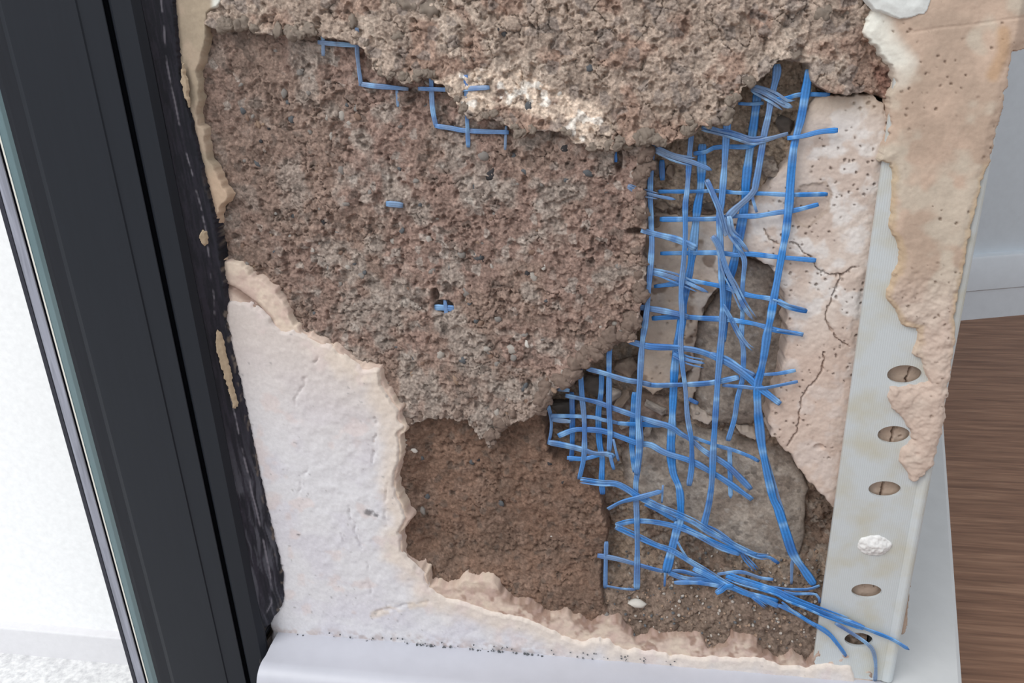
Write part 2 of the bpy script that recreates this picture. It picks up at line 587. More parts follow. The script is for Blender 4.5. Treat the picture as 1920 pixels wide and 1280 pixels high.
def white_c(px, py, u, v, s, h):
    n = fbm(u / 9, v / 9, 4, 131)
    c = mixc(WHITE, LAV, sst(0.4, 0.7, n))
    up = sst(900, 600, py - 0.3 * (px - 560))
    c = mixc(c, lin(205, 192, 184), up * 0.85)
    ed = sst(48, 3, s + 26 * (fbm(u / 4, v / 4, 3, 133) - 0.5)) * sst(540, 620, px)
    c = mixc(c, lin(222, 206, 190), ed * 0.7)
    pk = sst(0.62, 0.75, fbm(u / 6, v / 6, 3, 137)) * 0.5
    c = mixc(c, lin(216, 200, 196), pk)
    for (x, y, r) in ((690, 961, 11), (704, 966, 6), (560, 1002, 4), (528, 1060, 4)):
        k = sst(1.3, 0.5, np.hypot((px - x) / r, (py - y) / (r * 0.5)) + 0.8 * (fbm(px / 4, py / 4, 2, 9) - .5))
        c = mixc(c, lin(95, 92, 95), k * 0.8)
    tan = sst(11, 3, seg_dist([(700, 1152), (740, 1140), (795, 1130)], px, py)) * sst(0.3, 0.6, fbm(u / 2, v / 2, 2, 139))
    c = mixc(c, lin(214, 198, 180), tan * 0.6)
    sp = pits(u, v, 1.8, 141, 0.3, 0.28) * 0.6
    c = mixc(c, lin(150, 146, 146), sp)
    rim = sst(16, 2, py - (1165 + 0.086 * (px - 520)) + 8 * 0) * 0
    dirty = sst(-20, 0, py - (1184 + 0.075 * (px - 520))) * sst(0.42, 0.60, fbm(u / 2.2, v / 2.2, 3, 147)) * sst(1150, 950, px)
    c = mixc(c, lin(178, 158, 150), dirty * 0.55)
    return c


WHITE_POLY = [(400, 560), (423, 568), (470, 574), (504, 601), (524, 626), (548, 618), (585, 640), (618, 652), (650, 676),
              (678, 696), (706, 698), (712, 722), (730, 748), (744, 770), (746, 790), (754, 801), (744, 816),
              (748, 846), (740, 884), (736, 900), (743, 937), (760, 971), (745, 998), (749, 1038), (775, 1066),
              (795, 1080), (800, 1105)] + WHITE_LOW + [(1610, 1300), (1200, 1320), (520, 1260), (500, 1100), (430, 700)]
relief('white_skin', WHITE_POLY, 0.0, white_h, white_c, MAT_PLASTER, wroot, step=2.4, edge=4, rag=5, ragscale=16,
       back=0.0014, seed=16)

# ------------------------------------------------------------------ stones of the old wall
STONE_UP = [(1385, 478), (1450, 498), (1466, 560), (1472, 640), (1458, 750), (1410, 800), (1310, 790), (1296, 700),
            (1306, 610), (1350, 540)]
STONE_LOW = [(1165, 850), (1215, 805), (1300, 800), (1400, 826), (1455, 838), (1484, 852), (1502, 882), (1516, 915),
             (1510, 1000), (1492, 1066), (1400, 1048), (1330, 1018), (1240, 965), (1170, 910)]
STONE_MID = [(1130, 735), (1185, 735), (1240, 742), (1285, 760), (1296, 790), (1220, 795), (1165, 835), (1125, 800)]


def stone_hf(sd):
    def f(px, py, u, v, s):
        h = 0.9 * (fbm(u / 9, v / 9, 3, sd) - 0.5) + 0.5 * (fbm(u / 1.8, v / 1.8, 4, sd + 2, 0.6) - 0.5)
        h -= 1.3 * sst(0, 40, s)
        return h * 0.001
    return f


def stone_cf(a, b, sd):
    def f(px, py, u, v, s, h):
        n = fbm(u / 6, v / 6, 4, sd); f1, f2, i = worley(u / 1.2, v / 1.2, sd + 2)
        c = mixc(a, b, sst(0.35, 0.68, n))
        c = mixc(c, lin(172, 165, 158), 0.45 * sst(0.85, 0.95, i))
        c = mixc(c, lin(96, 88, 82), 0.5 * sst(0.15, 0.05, i))
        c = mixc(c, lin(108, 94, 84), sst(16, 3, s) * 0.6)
        return grains(c, u, v, sd, 0.16)
    return f


for poly, sd, a, b in ((STONE_UP, 201, lin(138, 126, 117), lin(162, 150, 139)),
                       (STONE_LOW, 221, lin(174, 163, 152), lin(146, 133, 122)),
                       (STONE_MID, 241, lin(128, 108, 96), lin(168, 150, 138))):
    relief('stone', poly, 0.0125, stone_hf(sd), stone_cf(a, b, sd), MAT_STONE, wroot, step=2.2, edge=7, rag=4,
           ragscale=20, back=0.0165, seed=sd)

# ------------------------------------------------------------------ cream plaster on the right of the mesh
CREAM = [(1530, 180), (1560, 177), (1629, 178), (1660, 192), (1668, 240), (1652, 300), (1800, 300), (1735, 800), (1700, 1190),
         (1562, 1190), (1585, 1000), (1576, 955), (1562, 950), (1530, 920), (1502, 884), (1476, 846), (1446, 818), (1438, 782),
         (1462, 715), (1476, 640), (1470, 560), (1450, 500), (1388, 474), (1345, 540), (1312, 600), (1300, 690),
         (1262, 720), (1225, 742), (1195, 720), (1205, 640), (1205, 395), (1300, 408), (1372, 398), (1425, 372), (1450, 330),
         (1478, 305), (1492, 262), (1508, 205)]
CRACKS = [[(1433, 430), (1445, 450), (1458, 456)],
          [(1480, 454), (1492, 458), (1508, 473), (1520, 485), (1530, 499), (1545, 512), (1560, 515), (1577, 516),
           (1590, 508), (1604, 502)],
          [(1577, 516), (1570, 535), (1560, 560), (1553, 575), (1547, 590), (1549, 602), (1557, 615), (1566, 632),
           (1592, 650)],
          [(1546, 660), (1543, 690), (1536, 705), (1520, 722), (1510, 733), (1502, 746), (1500, 780), (1497, 800),
           (1488, 820), (1476, 834)],
          [(1708, 690), (1700, 712), (1686, 765), (1674, 810), (1668, 832), (1655, 900), (1650, 940), (1640, 1100)]]


def cream_level(px, py):
    return 0.0108 - 0.0066 * sst(1290, 1500, px + 0.10 * (py - 500)) - 0.0012 * sst(1500, 1620, px + 0.14 * (py - 430))


def cream_h(px, py, u, v, s):
    h = 0.8 * (fbm(u / 10, v / 10, 3, 301) - 0.5) + 0.45 * (fbm(u / 1.5, v / 1.5, 4, 303, 0.6) - 0.5)
    jx = 9 * (fbm(px / 9, py / 9, 3, 3) - 0.5); jy = 9 * (fbm(px / 8, py / 8, 3, 4) - 0.5)
    for k, c in enumerate(CRACKS):
        h += (1.2 if k < 4 else 2.2) * sst(2.3, 0.4, seg_dist(c, px + jx, py + jy))
    # flaked-off shallow patch behind the strand ends, and little pits
    d = sdf([(1500, 350), (1548, 342), (1560, 362), (1552, 395), (1530, 412), (1515, 425), (1496, 420), (1486, 395)], px + jx * 1.5, py + jy * 1.5)
    h += 0.35 * sst(-2, 3, d)
    d2 = sdf([(1572, 520), (1560, 560), (1552, 590), (1566, 630), (1602, 650), (1625, 500), (1600, 508)], px + jx, py + jy)
    h -= 0.4 * sst(-1, 14, d2)
    h += 0.5 * pits(u, v, 1.5, 307, 0.4, 0.34)
    h += 1.0 * sst(1.2, .5, np.hypot((px - 1536) / 10, (py - 838) / 6))
    return h * 0.001


def cream_c(px, py, u, v, s, h):
    n = fbm(u / 8, v / 8, 4, 311)
    c = mixc(lin(206, 192, 182), lin(197, 180, 169), sst(0.4, 0.65, n))
    c = mixc(c, lin(216, 210, 206), sst(0.46, 0.66, fbm(u / 4, v / 4, 4, 313)) * 0.85)
    low = sst(560, 700, py)
    c = mixc(c, lin(196, 172, 158), low * 0.55)
    d = sdf([(1500, 350), (1548, 342), (1560, 362), (1552, 395), (1530, 412), (1515, 425), (1496, 420), (1486, 395)],
            px + 5 * (fbm(px / 8, py / 8, 3, 3) - 0.5), py)
    c = mixc(c, lin(190, 172, 160), sst(-2, 3, d) * 0.9)
    c = mixc(c, lin(172, 154, 140), sst(4, 1.5, np.abs(d)) * 0.7)
    left = sst(1380, 1280, px)
    c = mixc(c, lin(196, 178, 158), left * 0.6)
    sp = pits(u, v, 1.5, 307, 0.4, 0.34)
    c = mixc(c, lin(120, 106, 98), sp * 0.7)
    st = sst(0.60, 0.72, fbm(u / 4, v / 4, 3, 319)) * sst(1420, 1330, px)
    c = mixc(c, lin(128, 108, 94), st * 0.8)
    top = sst(240, 180, py)
    c = mixc(c, lin(186, 168, 148), top * 0.6)
    bead = sst(1640, 1660, px + 0.14 * (py - 430)) * sst(600, 650, py)
    c = mixc(c, lin(176, 152, 132), bead * 0.7)
    e = sst(10, 2, s) * 0.35
    c = mixc(c, lin(150, 130, 116), e)
    return c


relief('cream_plaster', CREAM, cream_level, cream_h, cream_c, MAT_PLASTER, wroot, step=1.7, edge=5, rag=5, ragscale=14,
       back=0.0150, seed=20)
# a scab of brown mortar left on the cream plaster and the pale mortar joint between the stones
relief('mortar_scab', [(1432, 296), (1450, 300), (1462, 320), (1455, 334), (1436, 330), (1424, 318)], 0.0060, 
       lambda px, py, u, v, s: crumbly(px, py, u, v, .3, .5, .3, .4, seed=51)[0],
       lambda px, py, u, v, s, h: mixc(lin(120, 104, 92), lin(150, 140, 130), fbm(u, v, 2, 5)), MAT_MORTAR, wroot,
       step=1.7, edge=4, rag=3, ragscale=9, back=0.0085, seed=22)
for pl in ([(1298, 690), (1318, 682), (1308, 720), (1298, 748), (1290, 764), (1286, 745)],
           [(1294, 764), (1312, 767), (1336, 785), (1330, 797), (1298, 784)],
           [(1382, 803), (1402, 807), (1422, 816), (1416, 826), (1394, 816)]):
    relief('mortar_joint', pl, 0.0108, lambda px, py, u, v, s: 0.0005 * (fbm(u / 1.5, v / 1.5, 3, 55) - .5),
           lambda px, py, u, v, s, h: mixc(lin(202, 188, 176), lin(170, 155, 142), fbm(u / 3, v / 3, 3, 56)), MAT_PLASTER,
           wroot, step=1.8, edge=4, rag=4, ragscale=8, back=0.0140, seed=24)

# ------------------------------------------------------------------ solid wall behind, and its return round the corner
XL = P(395, 640, 0.0)[0]
CORNER = P(1797, 640, 0.0008)
NOSE_X = CORNER[0]
ba = PZ(1805, 1280, BTOP); bb = PZ(1770, 800, BTOP)
RET = (bb - ba) / np.linalg.norm(bb - ba)           # direction of the return, seen from above
WTOP = 0.62


def prism(name, foot, z0, z1, mat, parent=None, bevel=0.0, seg=2):
    bm = bmesh.new()
    a = [bm.verts.new((x, y, z0)) for x, y in foot]
    b = [bm.verts.new((x, y, z1)) for x, y in foot]
    n = len(foot)
    bm.faces.new(a[::-1]); bm.faces.new(b)
    for i in range(n):
        bm.faces.new((a[i], a[(i + 1) % n], b[(i + 1) % n], b[i]))
    bmesh.ops.recalc_face_normals(bm, faces=bm.faces)
    if bevel:
        bmesh.ops.bevel(bm, geom=list(bm.edges), offset=bevel, segments=seg, affect='EDGES', profile=0.5)
    me = bpy.data.meshes.new(name); bm.to_mesh(me); bm.free()
    return link(name, me, mat, parent)


MAT_WALLCORE = rough_mat('masonry_core', tone=lin(150, 132, 116), amount=0.2, scale=300)
MAT_BEAD = None
RX = NOSE_X - 0.0012
prism('masonry', [(XL - 0.02, 0.0168), (RX - 0.003, 0.0168), (RX - 0.003 + RET[0] * 0.32, 0.0168 + RET[1] * 0.32),
                  (XL - 0.02, 0.0168 + RET[1] * 0.32)], -0.0, WTOP, MAT_WALLCORE, wroot)
MAT_RETURN = rough_mat('return_plaster', tone=lin(205, 202, 198), amount=0.06, scale=500)
prism('return_plaster', [(RX - 0.006, 0.0068), (RX - 0.0004 + RET[0] * 0.006, 0.0068), (RX - 0.0004 + RET[0] * 0.33, RET[1] * 0.33),
                         (RX - 0.0035 + RET[0] * 0.33, RET[1] * 0.33)], 0.058, WTOP, MAT_RETURN, wroot)
# plaster of the same wall above the picture
MAT_WHITE = rough_mat('white_wall_paint', tone=lin(222, 220, 217), amount=0.05, scale=250, bump=0.3, bump_d=0.0002)
ztop = P(960, -160, 0.0)[2]
prism('upper_plaster', [(XL - 0.02, 0.0), (RX, 0.0), (RX, 0.0168), (XL - 0.02, 0.0168)], ztop, WTOP, MAT_WHITE, wroot)

# ------------------------------------------------------------------ skirting boards
def profile_run(name, prof, p0, p1, out, mat, parent=None):
    """extrude profile [(outward, z)] from p0 to p1; `out` is the outward direction on the floor"""
    v = []; n = len(prof)
    for p in (p0, p1):
        for a, z in prof:
            v.append((p[0] + out[0] * a, p[1] + out[1] * a, z))
    bm = bmesh.new()
    bv = [bm.verts.new(c) for c in v]
    for i in range(n):
        j = (i + 1) % n
        bm.faces.new((bv[i], bv[j], bv[n + j], bv[n + i]))
    bm.faces.new(bv[:n]); bm.faces.new(bv[n:][::-1])
    bmesh.ops.recalc_face_normals(bm, faces=bm.faces)
    for f in bm.faces:
        f.smooth = len(f.verts) == 4
    me = bpy.data.meshes.new(name); bm.to_mesh(me); bm.free()
    o = link(name, me, mat, parent)
    es = o.modifiers.new('edges', 'EDGE_SPLIT'); es.split_angle = math.radians(40)
    return o


def gloss_mat(name, col, rough=0.35, spec=0.4, amount=0.03, scale=120, bump=0.05):
    m = rough_mat(name, rough=rough, scale=scale, amount=amount, bump=bump, bump_d=0.0002, tone=col, spec=spec)
    return m


MAT_SKIRT = gloss_mat('white_skirting', lin(194, 195, 204), rough=0.4)
prof = [(-0.004, 0.0), (0.0185, 0.0), (0.0185, 0.046)]
for k in range(0, 9):
    a = k / 8 * math.pi / 2
    prof.append((0.0125 + 0.006 * math.cos(a), 0.0535 + 0.006 * math.sin(a)))
prof += [(0.0100, 0.0592), (0.0060, BTOP - 0.0002), (0.0, BTOP), (-0.004, BTOP)]
bl = P(512, 1200, -0.004)[0]
bs = profile_run('baseboard_front', prof, (bl, 0.0), (NOSE_X - 0.0035, 0.0), (0, -1), MAT_SKIRT)
tag(bs, 'white skirting board along the foot of the broken wall', 'skirting board', kind='structure')
br_out = (RET[1], -RET[0])
W0 = np.array([ba[0], ba[1]]) - np.array(br_out) * 0.0185
prof_r = [(-0.006, 0.0), (0.0185, 0.0), (0.0185, BTOP - 0.0013), (0.0173, BTOP - 0.0001), (-0.006, BTOP - 0.0001)]
st = W0 - RET[:2] * 0.06
t0 = (-0.0185 - W0[1]) / RET[1]
st = W0 + RET[:2] * t0
st2 = W0 + RET[:2] * 0.36
br = profile_run('baseboard_right', prof_r, st, st2, br_out, gloss_mat('grey_white_skirting', lin(196, 197, 198), rough=0.5))
tag(br, 'white skirting board turning back round the corner beside the wooden floor', 'skirting board', kind='structure')

# ------------------------------------------------------------------ wooden floor and the far wall on the right
def wood_mat():
    m, nt, bs_ = mat_new('walnut_laminate')
    L = nt.links
    tc = nt.nodes.new('ShaderNodeTexCoord')
    mp = nt.nodes.new('ShaderNodeMapping')
    mp.inputs['Scale'].default_value = (14, 210, 60)
    L.new(tc.outputs['Object'], mp.inputs['Vector'])
    wv = nt.nodes.new('ShaderNodeTexNoise'); wv.inputs['Scale'].default_value = 1.0
    wv.inputs['Detail'].default_value = 6; wv.inputs['Roughness'].default_value = 0.62
    wv.inputs['Distortion'].default_value = 0.6
    L.new(mp.outputs['Vector'], wv.inputs['Vector'])
    mp2 = nt.nodes.new('ShaderNodeMapping'); mp2.inputs['Scale'].default_value = (40, 900, 100)
    L.new(tc.outputs['Object'], mp2.inputs['Vector'])
    fn = nt.nodes.new('ShaderNodeTexNoise'); fn.inputs['Scale'].default_value = 1.0; fn.inputs['Detail'].default_value = 4
    L.new(mp2.outputs['Vector'], fn.inputs['Vector'])
    rp = nt.nodes.new('ShaderNodeValToRGB')
    e = rp.color_ramp.elements
    e[0].position = 0.26; e[0].color = (*lin(100, 72, 57), 1)
    e[1].position = 0.74; e[1].color = (*lin(162, 126, 102), 1)
    k = e.new(0.5); k.color = (*lin(134, 100, 80), 1)
    L.new(wv.outputs['Fac'], rp.inputs['Fac'])
    mr = nt.nodes.new('ShaderNodeMapRange')
    mr.inputs['From Min'].default_value = 0.35; mr.inputs['From Max'].default_value = 0.65
    mr.inputs['To Min'].default_value = 0.86; mr.inputs['To Max'].default_value = 1.12
    L.new(fn.outputs['Fac'], mr.inputs['Value'])
    mx = nt.nodes.new('ShaderNodeVectorMath'); mx.operation = 'SCALE'
    L.new(rp.outputs['Color'], mx.inputs[0]); L.new(mr.outputs['Result'], mx.inputs['Scale'])
    L.new(mx.outputs['Vector'], bs_.inputs['Base Color'])
    bs_.inputs['Roughness'].default_value = 0.5
    bs_.inputs['Specular IOR Level'].default_value = 0.3
    bp = nt.nodes.new('ShaderNodeBump'); bp.inputs['Strength'].default_value = 0.15; bp.inputs['Distance'].default_value = 0.0003
    L.new(fn.outputs['Fac'], bp.inputs['Height']); L.new(bp.outputs['Normal'], bs_.inputs['Normal'])
    return m


MAT_WOOD = wood_mat()
floor = empty('floor', (0, 0, 0))
tag(floor, 'dark brown wood-grain laminate floor beyond the wall corner', 'floor', kind='structure')
MAT_SUB = rough_mat('floor_base', tone=lin(70, 55, 48), amount=0.1, scale=100)
fa = PZ(1810, 600, 0.0); fb = PZ(1920, 590, 0.0)
FD = (fb - fa); FD[2] = 0; FD /= np.linalg.norm(FD)           # direction of the far skirting
FN = np.array([-FD[1], FD[0], 0])                             # away from the camera
FX0 = XL - 0.01
prism('floor_base', [(FX0, -0.6), (1.4, -0.6), (1.4, 1.3), (FX0, 1.3)], -0.02, -0.0035, MAT_SUB, floor)
seam_a = PZ(1830, 750, 0.0); seam_b = PZ(1920, 746, 0.0)
PD = seam_b - seam_a; PD[2] = 0; PD /= np.linalg.norm(PD)
PN = np.array([-PD[1], PD[0], 0])
PW = 0.192
for i in range(-4, 6):
    o0 = (seam_a @ PN) + i * PW
    if o0 < -0.62 or o0 + PW > 1.35:
        continue
    brk = 0.55 + 0.23 * ((i * 37) % 5) / 5
    for j in range(2):
        ft = []
        for (end, b) in ((0, o0), (1, o0), (1, o0 + PW - 0.00008), (0, o0 + PW - 0.00008)):
            a = (FX0 - PN[0] * b) / PD[0] if j == 0 and end == 0 else (brk + 0.0001 * j if j != end else (brk if j == 0 else 1.6))
            p = PD * a + PN * b
            ft.append((p[0], p[1]))
        prism('plank', ft, -0.0036, 0.0, MAT_WOOD, floor, bevel=0.00006, seg=1)

MAT_GREYWALL = rough_mat('grey_wall_paint', tone=lin(206, 212, 218), amount=0.03, scale=150, rough=0.7, bump=0.1)
MAT_FARSK = gloss_mat('far_skirting', lin(216, 221, 227), rough=0.5)
far0 = fa - FD * 0.9; far1 = fa + FD * 1.0
farv = ray(1880, 478)
# height of the far skirting from its seam
q = fa + FD * 0.05
tt = ((q - CAM) @ FN) / (farv @ FN)
FH = (CAM + farv * tt)[2]
FOUT = (-FN[0], -FN[1])
bw = profile_run('wall_back', [(-0.07, 0.0), (-0.0075, 0.0), (-0.0075, 1.6), (-0.07, 1.6)], far0, far1, FOUT, MAT_GREYWALL)
tag(bw, 'plain light grey wall at the far side of the wooden floor', 'wall', kind='structure')
bb_ = profile_run('baseboard_back', [(-0.0075, 0.0), (0.0, 0.0), (0.0, FH * 0.46), (0.0012, FH * 0.48), (0.0012, FH - 0.002), (0.0002, FH),
                                     (-0.0075, FH + 0.0002)][::1], far0, far1, FOUT, MAT_FARSK)
tag(bb_, 'pale grey skirting board at the far edge of the wooden floor', 'skirting board', kind='structure')

# ------------------------------------------------------------------ left of the door frame: bright outer wall and stone sill
LY = 0.030
LZ = P(100, 1233, LY)[2]
LH = P(100, 1186, LY)[2] - LZ
JX = P(200, 640, -0.01)[0]
MAT_OUT = rough_mat('bright_white_render', tone=(0.92, 0.925, 0.93), amount=0.05, scale=350, bump=0.35, bump_d=0.0002)
wl = prism('wall_left', [(-1.0, LY + 0.004), (JX, LY + 0.004), (JX, LY + 0.12), (-1.0, LY + 0.12)], LZ - 0.02, WTOP, MAT_OUT)
tag(wl, 'bright white rendered wall left of the black door frame', 'wall', kind='structure')
MAT_LSK = rough_mat('outer_skirting', tone=lin(226, 225, 228), amount=0.03, scale=300, bump=0.2)
bl_ = prism('baseboard_left', [(-1.0, LY), (JX, LY), (JX, LY + 0.006), (-1.0, LY + 0.006)], LZ - 0.002, LZ + LH, MAT_LSK, bevel=0.0006)
tag(bl_, 'low pale skirting strip at the foot of the bright white wall', 'skirting board', kind='structure')


def terrazzo():
    m, nt, b = mat_new('pale_speckled_stone')
    L = nt.links
    tc = nt.nodes.new('ShaderNodeTexCoord')
    n1 = nt.nodes.new('ShaderNodeTexNoise'); n1.inputs['Scale'].default_value = 380; n1.inputs['Detail'].default_value = 6
    n1.inputs['Roughness'].default_value = 0.7
    L.new(tc.outputs['Object'], n1.inputs['Vector'])
    rp = nt.nodes.new('ShaderNodeValToRGB')
    e = rp.color_ramp.elements
    e[0].position = 0.33; e[0].color = (*lin(196, 196, 198), 1)
    e[1].position = 0.6; e[1].color = (*lin(236, 236, 236), 1)
    L.new(n1.outputs['Fac'], rp.inputs['Fac'])
    L.new(rp.outputs['Color'], b.inputs['Base Color'])
    b.inputs['Roughness'].default_value = 0.55
    return m


fl = prism('floor_outside', [(-1.0, -0.6), (JX, -0.6), (JX, LY + 0.004), (-1.0, LY + 0.004)], LZ - 0.02, LZ, terrazzo())
tag(fl, 'pale speckled stone floor at the lower left outside the door frame', 'floor', kind='structure')

# ------------------------------------------------------------------ black door frame
door = empty('door_1', (P(250, 640, -0.008)[0], -0.005, 0.0))
tag(door, 'black aluminium door frame with glass edge left of the broken wall', 'door frame', kind='structure')


def dark_mat(name, col, rough=0.45, streak=0.15):
    m, nt, b = mat_new(name)
    L = nt.links
    tc = nt.nodes.new('ShaderNodeTexCoord')
    mp = nt.nodes.new('ShaderNodeMapping'); mp.inputs['Scale'].default_value = (700, 700, 45)
    L.new(tc.outputs['Object'], mp.inputs['Vector'])
    n = nt.nodes.new('ShaderNodeTexNoise'); n.inputs['Scale'].default_value = 1; n.inputs['Detail'].default_value = 5
    n.inputs['Distortion'].default_value = 0.8
    L.new(mp.outputs['Vector'], n.inputs['Vector'])
    mr = nt.nodes.new('ShaderNodeMapRange')
    mr.inputs['From Min'].default_value = 0.3; mr.inputs['From Max'].default_value = 0.7
    mr.inputs['To Min'].default_value = 1 - streak; mr.inputs['To Max'].default_value = 1 + streak
    L.new(n.outputs['Fac'], mr.inputs['Value'])
    mx = nt.nodes.new('ShaderNodeVectorMath'); mx.operation = 'SCALE'; mx.inputs[0].default_value = tuple(col)
    L.new(mr.outputs['Result'], mx.inputs['Scale'])
    L.new(mx.outputs['Vector'], b.inputs['Base Color'])
    b.inputs['Roughness'].default_value = rough
    b.inputs['Specular IOR Level'].default_value = 0.25
    return m


MAT_BLACK = dark_mat('anthracite_coating', lin(28, 31, 38), 0.5, 0.06)
MAT_BLACK2 = dark_mat('dark_rebate', lin(25, 27, 34), 0.55, 0.15)
MAT_EDGE = None


def vprofile(name, prof, z0, z1, mat, parent):
    """upright bar: profile points (x as seen at mid height, depth y), extruded from z0 to z1"""
    foot = []
    for xp, y in prof:
        foot.append((P(xp, 640, y)[0], y))
    return prism(name, foot, z0, z1, mat, parent)


ZF0, ZF1 = LZ - 0.004 if LZ < 0 else 0.0, 0.5
ZF0 = 0.0
# main jamb, stepped
j = vprofile('jamb', [(128, 0.010), (128, -0.00760), (150, -0.00784), (161, -0.00920), (164, -0.00960), (283, -0.00960),
                      (286, -0.00928), (325, -0.00912), (326.5, -0.00900), (327, -0.00600), (334, -0.00600), (337, -0.00820), (340, -0.00848),
                      (372, -0.00800), (388, -0.00600), (392, -0.00400), (392, 0.010)], ZF0, ZF1, MAT_BLACK, door)
vprofile('rebate_strip', [(126, 0.0), (126, -0.00800), (134, -0.00848), (158, -0.00872), (160, -0.00760), (160, 0.0)], ZF0, ZF1, MAT_BLACK2, door)


def pane_mat():
    m, nt, b = mat_new('green_glass')
    b.inputs['Base Color'].default_value = (*lin(120, 145, 150), 1)
    b.inputs['Roughness'].default_value = 0.12
    b.inputs['Transmission Weight'].default_value = 0.55
    b.inputs['IOR'].default_value = 1.5
    n = nt.nodes.new('ShaderNodeTexNoise'); n.inputs['Scale'].default_value = 200
    bp = nt.nodes.new('ShaderNodeBump'); bp.inputs['Strength'].default_value = 0.03
    nt.links.new(n.outputs['Fac'], bp.inputs['Height']); nt.links.new(bp.outputs['Normal'], b.inputs['Normal'])
    return m


o = vprofile('glass_pane', [(105, -0.004), (105, -0.00820), (126, -0.00800), (126, -0.004)], ZF0, ZF1, pane_mat(), door)
tag(o, 'greenish glass edge')
MAT_ALU = dark_mat('grey_seal', lin(146, 148, 160), 0.4, 0.25)
o = vprofile('aluminium_strip', [(78, -0.002), (78, -0.00820), (81, -0.00860), (96, -0.00860), (98, -0.00820), (98, -0.002)], ZF0, ZF1, MAT_ALU, door)
tag(o, 'worn grey strip')
MAT_BLK3 = dark_mat('black_gasket', lin(40, 40, 50), 0.6, 0.2)
vprofile('gasket', [(70, 0.0), (70, -0.00820), (77.6, -0.00860), (78, -0.004), (78, 0.0)], ZF0, ZF1, MAT_BLK3, door)
vprofile('gasket', [(98, -0.002), (98, -0.00740), (102, -0.00760), (102, -0.002)], ZF0, ZF1, MAT_BLK3, door)
MAT_BRIGHT = gloss_mat('bright_glass_arris', lin(215, 212, 200), rough=0.3)
o = vprofile('bright_arris', [(102.2, -0.004), (102.2, -0.00832), (104.6, -0.00840), (104.6, -0.004)], ZF0, ZF1, MAT_BRIGHT, door)

# painted sealant lip against the wall: grainy, ragged outer edge
LIPX = [(-200, 300), (0, 325), (120, 335), (200, 352), (300, 376), (400, 400), (440, 408), (520, 418), (560, 424), (600, 424),
        (650, 434), (720, 450), (800, 468), (900, 489), (960, 502), (1000, 512), (1080, 530), (1130, 531), (1150, 520), (1172, 504),
        (1185, 494), (1230, 482), (1300, 484)]
lip_r = [(x, y) for y, x in LIPX]
lip_l = [(368 + 0.201 * (y - 640), y) for y, x in LIPX]


def lip_level(px, py):
    xr = np.interp(py, [p[0] for p in LIPX], [p[1] for p in LIPX])
    xl = 366 + 0.201 * (py - 640)
    t = np.clip((px - xl) / (xr - xl + 1e-6), 0, 1)
    y = -0.0074 * (1 - t) ** 1.2 - 0.0008
    return y


def lip_h(px, py, u, v, s):
    lowr = sst(800, 1000, py)
    q = px - 0.2 * (py - 640)
    h = 0.16 * (fbm(q / 5, py / 60, 3, 401) - 0.5) + lowr * 0.22 * (fbm(q / 7 + 2 * fbm(q / 20, py / 40, 2, 405), py / 40, 3, 403) - 0.5)
    return h * 0.001


def lip_c(px, py, u, v, s, h):
    q = px - 0.2 * (py - 640)
    g = fbm(q / 3, py / 30, 4, 411)
    c = mixc(lin(27, 28, 36), lin(42, 40, 50), sst(0.35, 0.7, g))
    low = sst(760, 960, py)
    c = mixc(c, lin(78, 78, 86), low * sst(0.42, 0.66, fbm(q / 5 + 2 * fbm(q / 20, py / 40, 2, 405), py / 46, 3, 413)) * 0.9)
    xr = np.interp(py, [p[0] for p in LIPX], [p[1] for p in LIPX])
    wx = xr - 22 + 5 * (fbm(px * 0 + 3, py / 60, 3, 417) - 0.5)
    line = sst(2.2, 0.6, np.abs(px - wx)) * sst(0.42, 0.6, fbm(px / 20, py / 22, 3, 419))
    c = mixc(c, lin(128, 124, 132), line * 0.8)
    edge = sst(7, 2, s) * sst(0.55, 0.7, fbm(px / 6, py / 12, 2, 421))
    c = mixc(c, lin(120, 108, 98), edge * 0.7 * sst(300, 420, py))
    return c


MAT_LIP = rough_mat('brushed_black_paint', rough=0.6, scale=700, amount=0.12, bump=0.2, bump_d=0.0002, spec=0.3)
relief('sealant_lip', lip_r + lip_l[::-1], lip_level, lip_h, lip_c, MAT_LIP, door, step=2.0, edge=3, rag=2.5, ragscale=6,
       back=0.0030, seed=30)
# smears of plaster left on the frame
smear_c = lambda px, py, u, v, s, h: mixc(lin(196, 176, 150), lin(176, 156, 132), fbm(u, v, 2, 7))
for pl in ([(406, 622), (412, 628), (420, 660), (428, 695), (436, 735), (443, 762), (437, 766), (430, 742), (418, 700), (408, 668), (404, 645)],
           [(377, 432), (384, 436), (386, 456), (380, 460), (374, 446)],
           [(339, 118), (348, 150), (352, 200), (345, 180), (338, 150)]):
    cx = sum(p[0] for p in pl) / len(pl)
    relief('plaster_smear', pl, lambda px, py: lip_level(px, py) - 0.0006, lambda px, py, u, v, s: 0.0002 * (fbm(u, v, 2, 3) - .5), smear_c,
           MAT_PLASTER, door, step=1.5, edge=2.5, rag=2.5, ragscale=6, back=lambda px, py: lip_level(px, py) + 0.0002, seed=33)

# ------------------------------------------------------------------ perforated corner bead
bead = empty('corner_bead', (P(1690, 1000, 0.0)[0], 0.0, BTOP))
tag(bead, 'pale perforated plastic corner bead with oval holes at the right edge of the broken wall', 'corner bead')


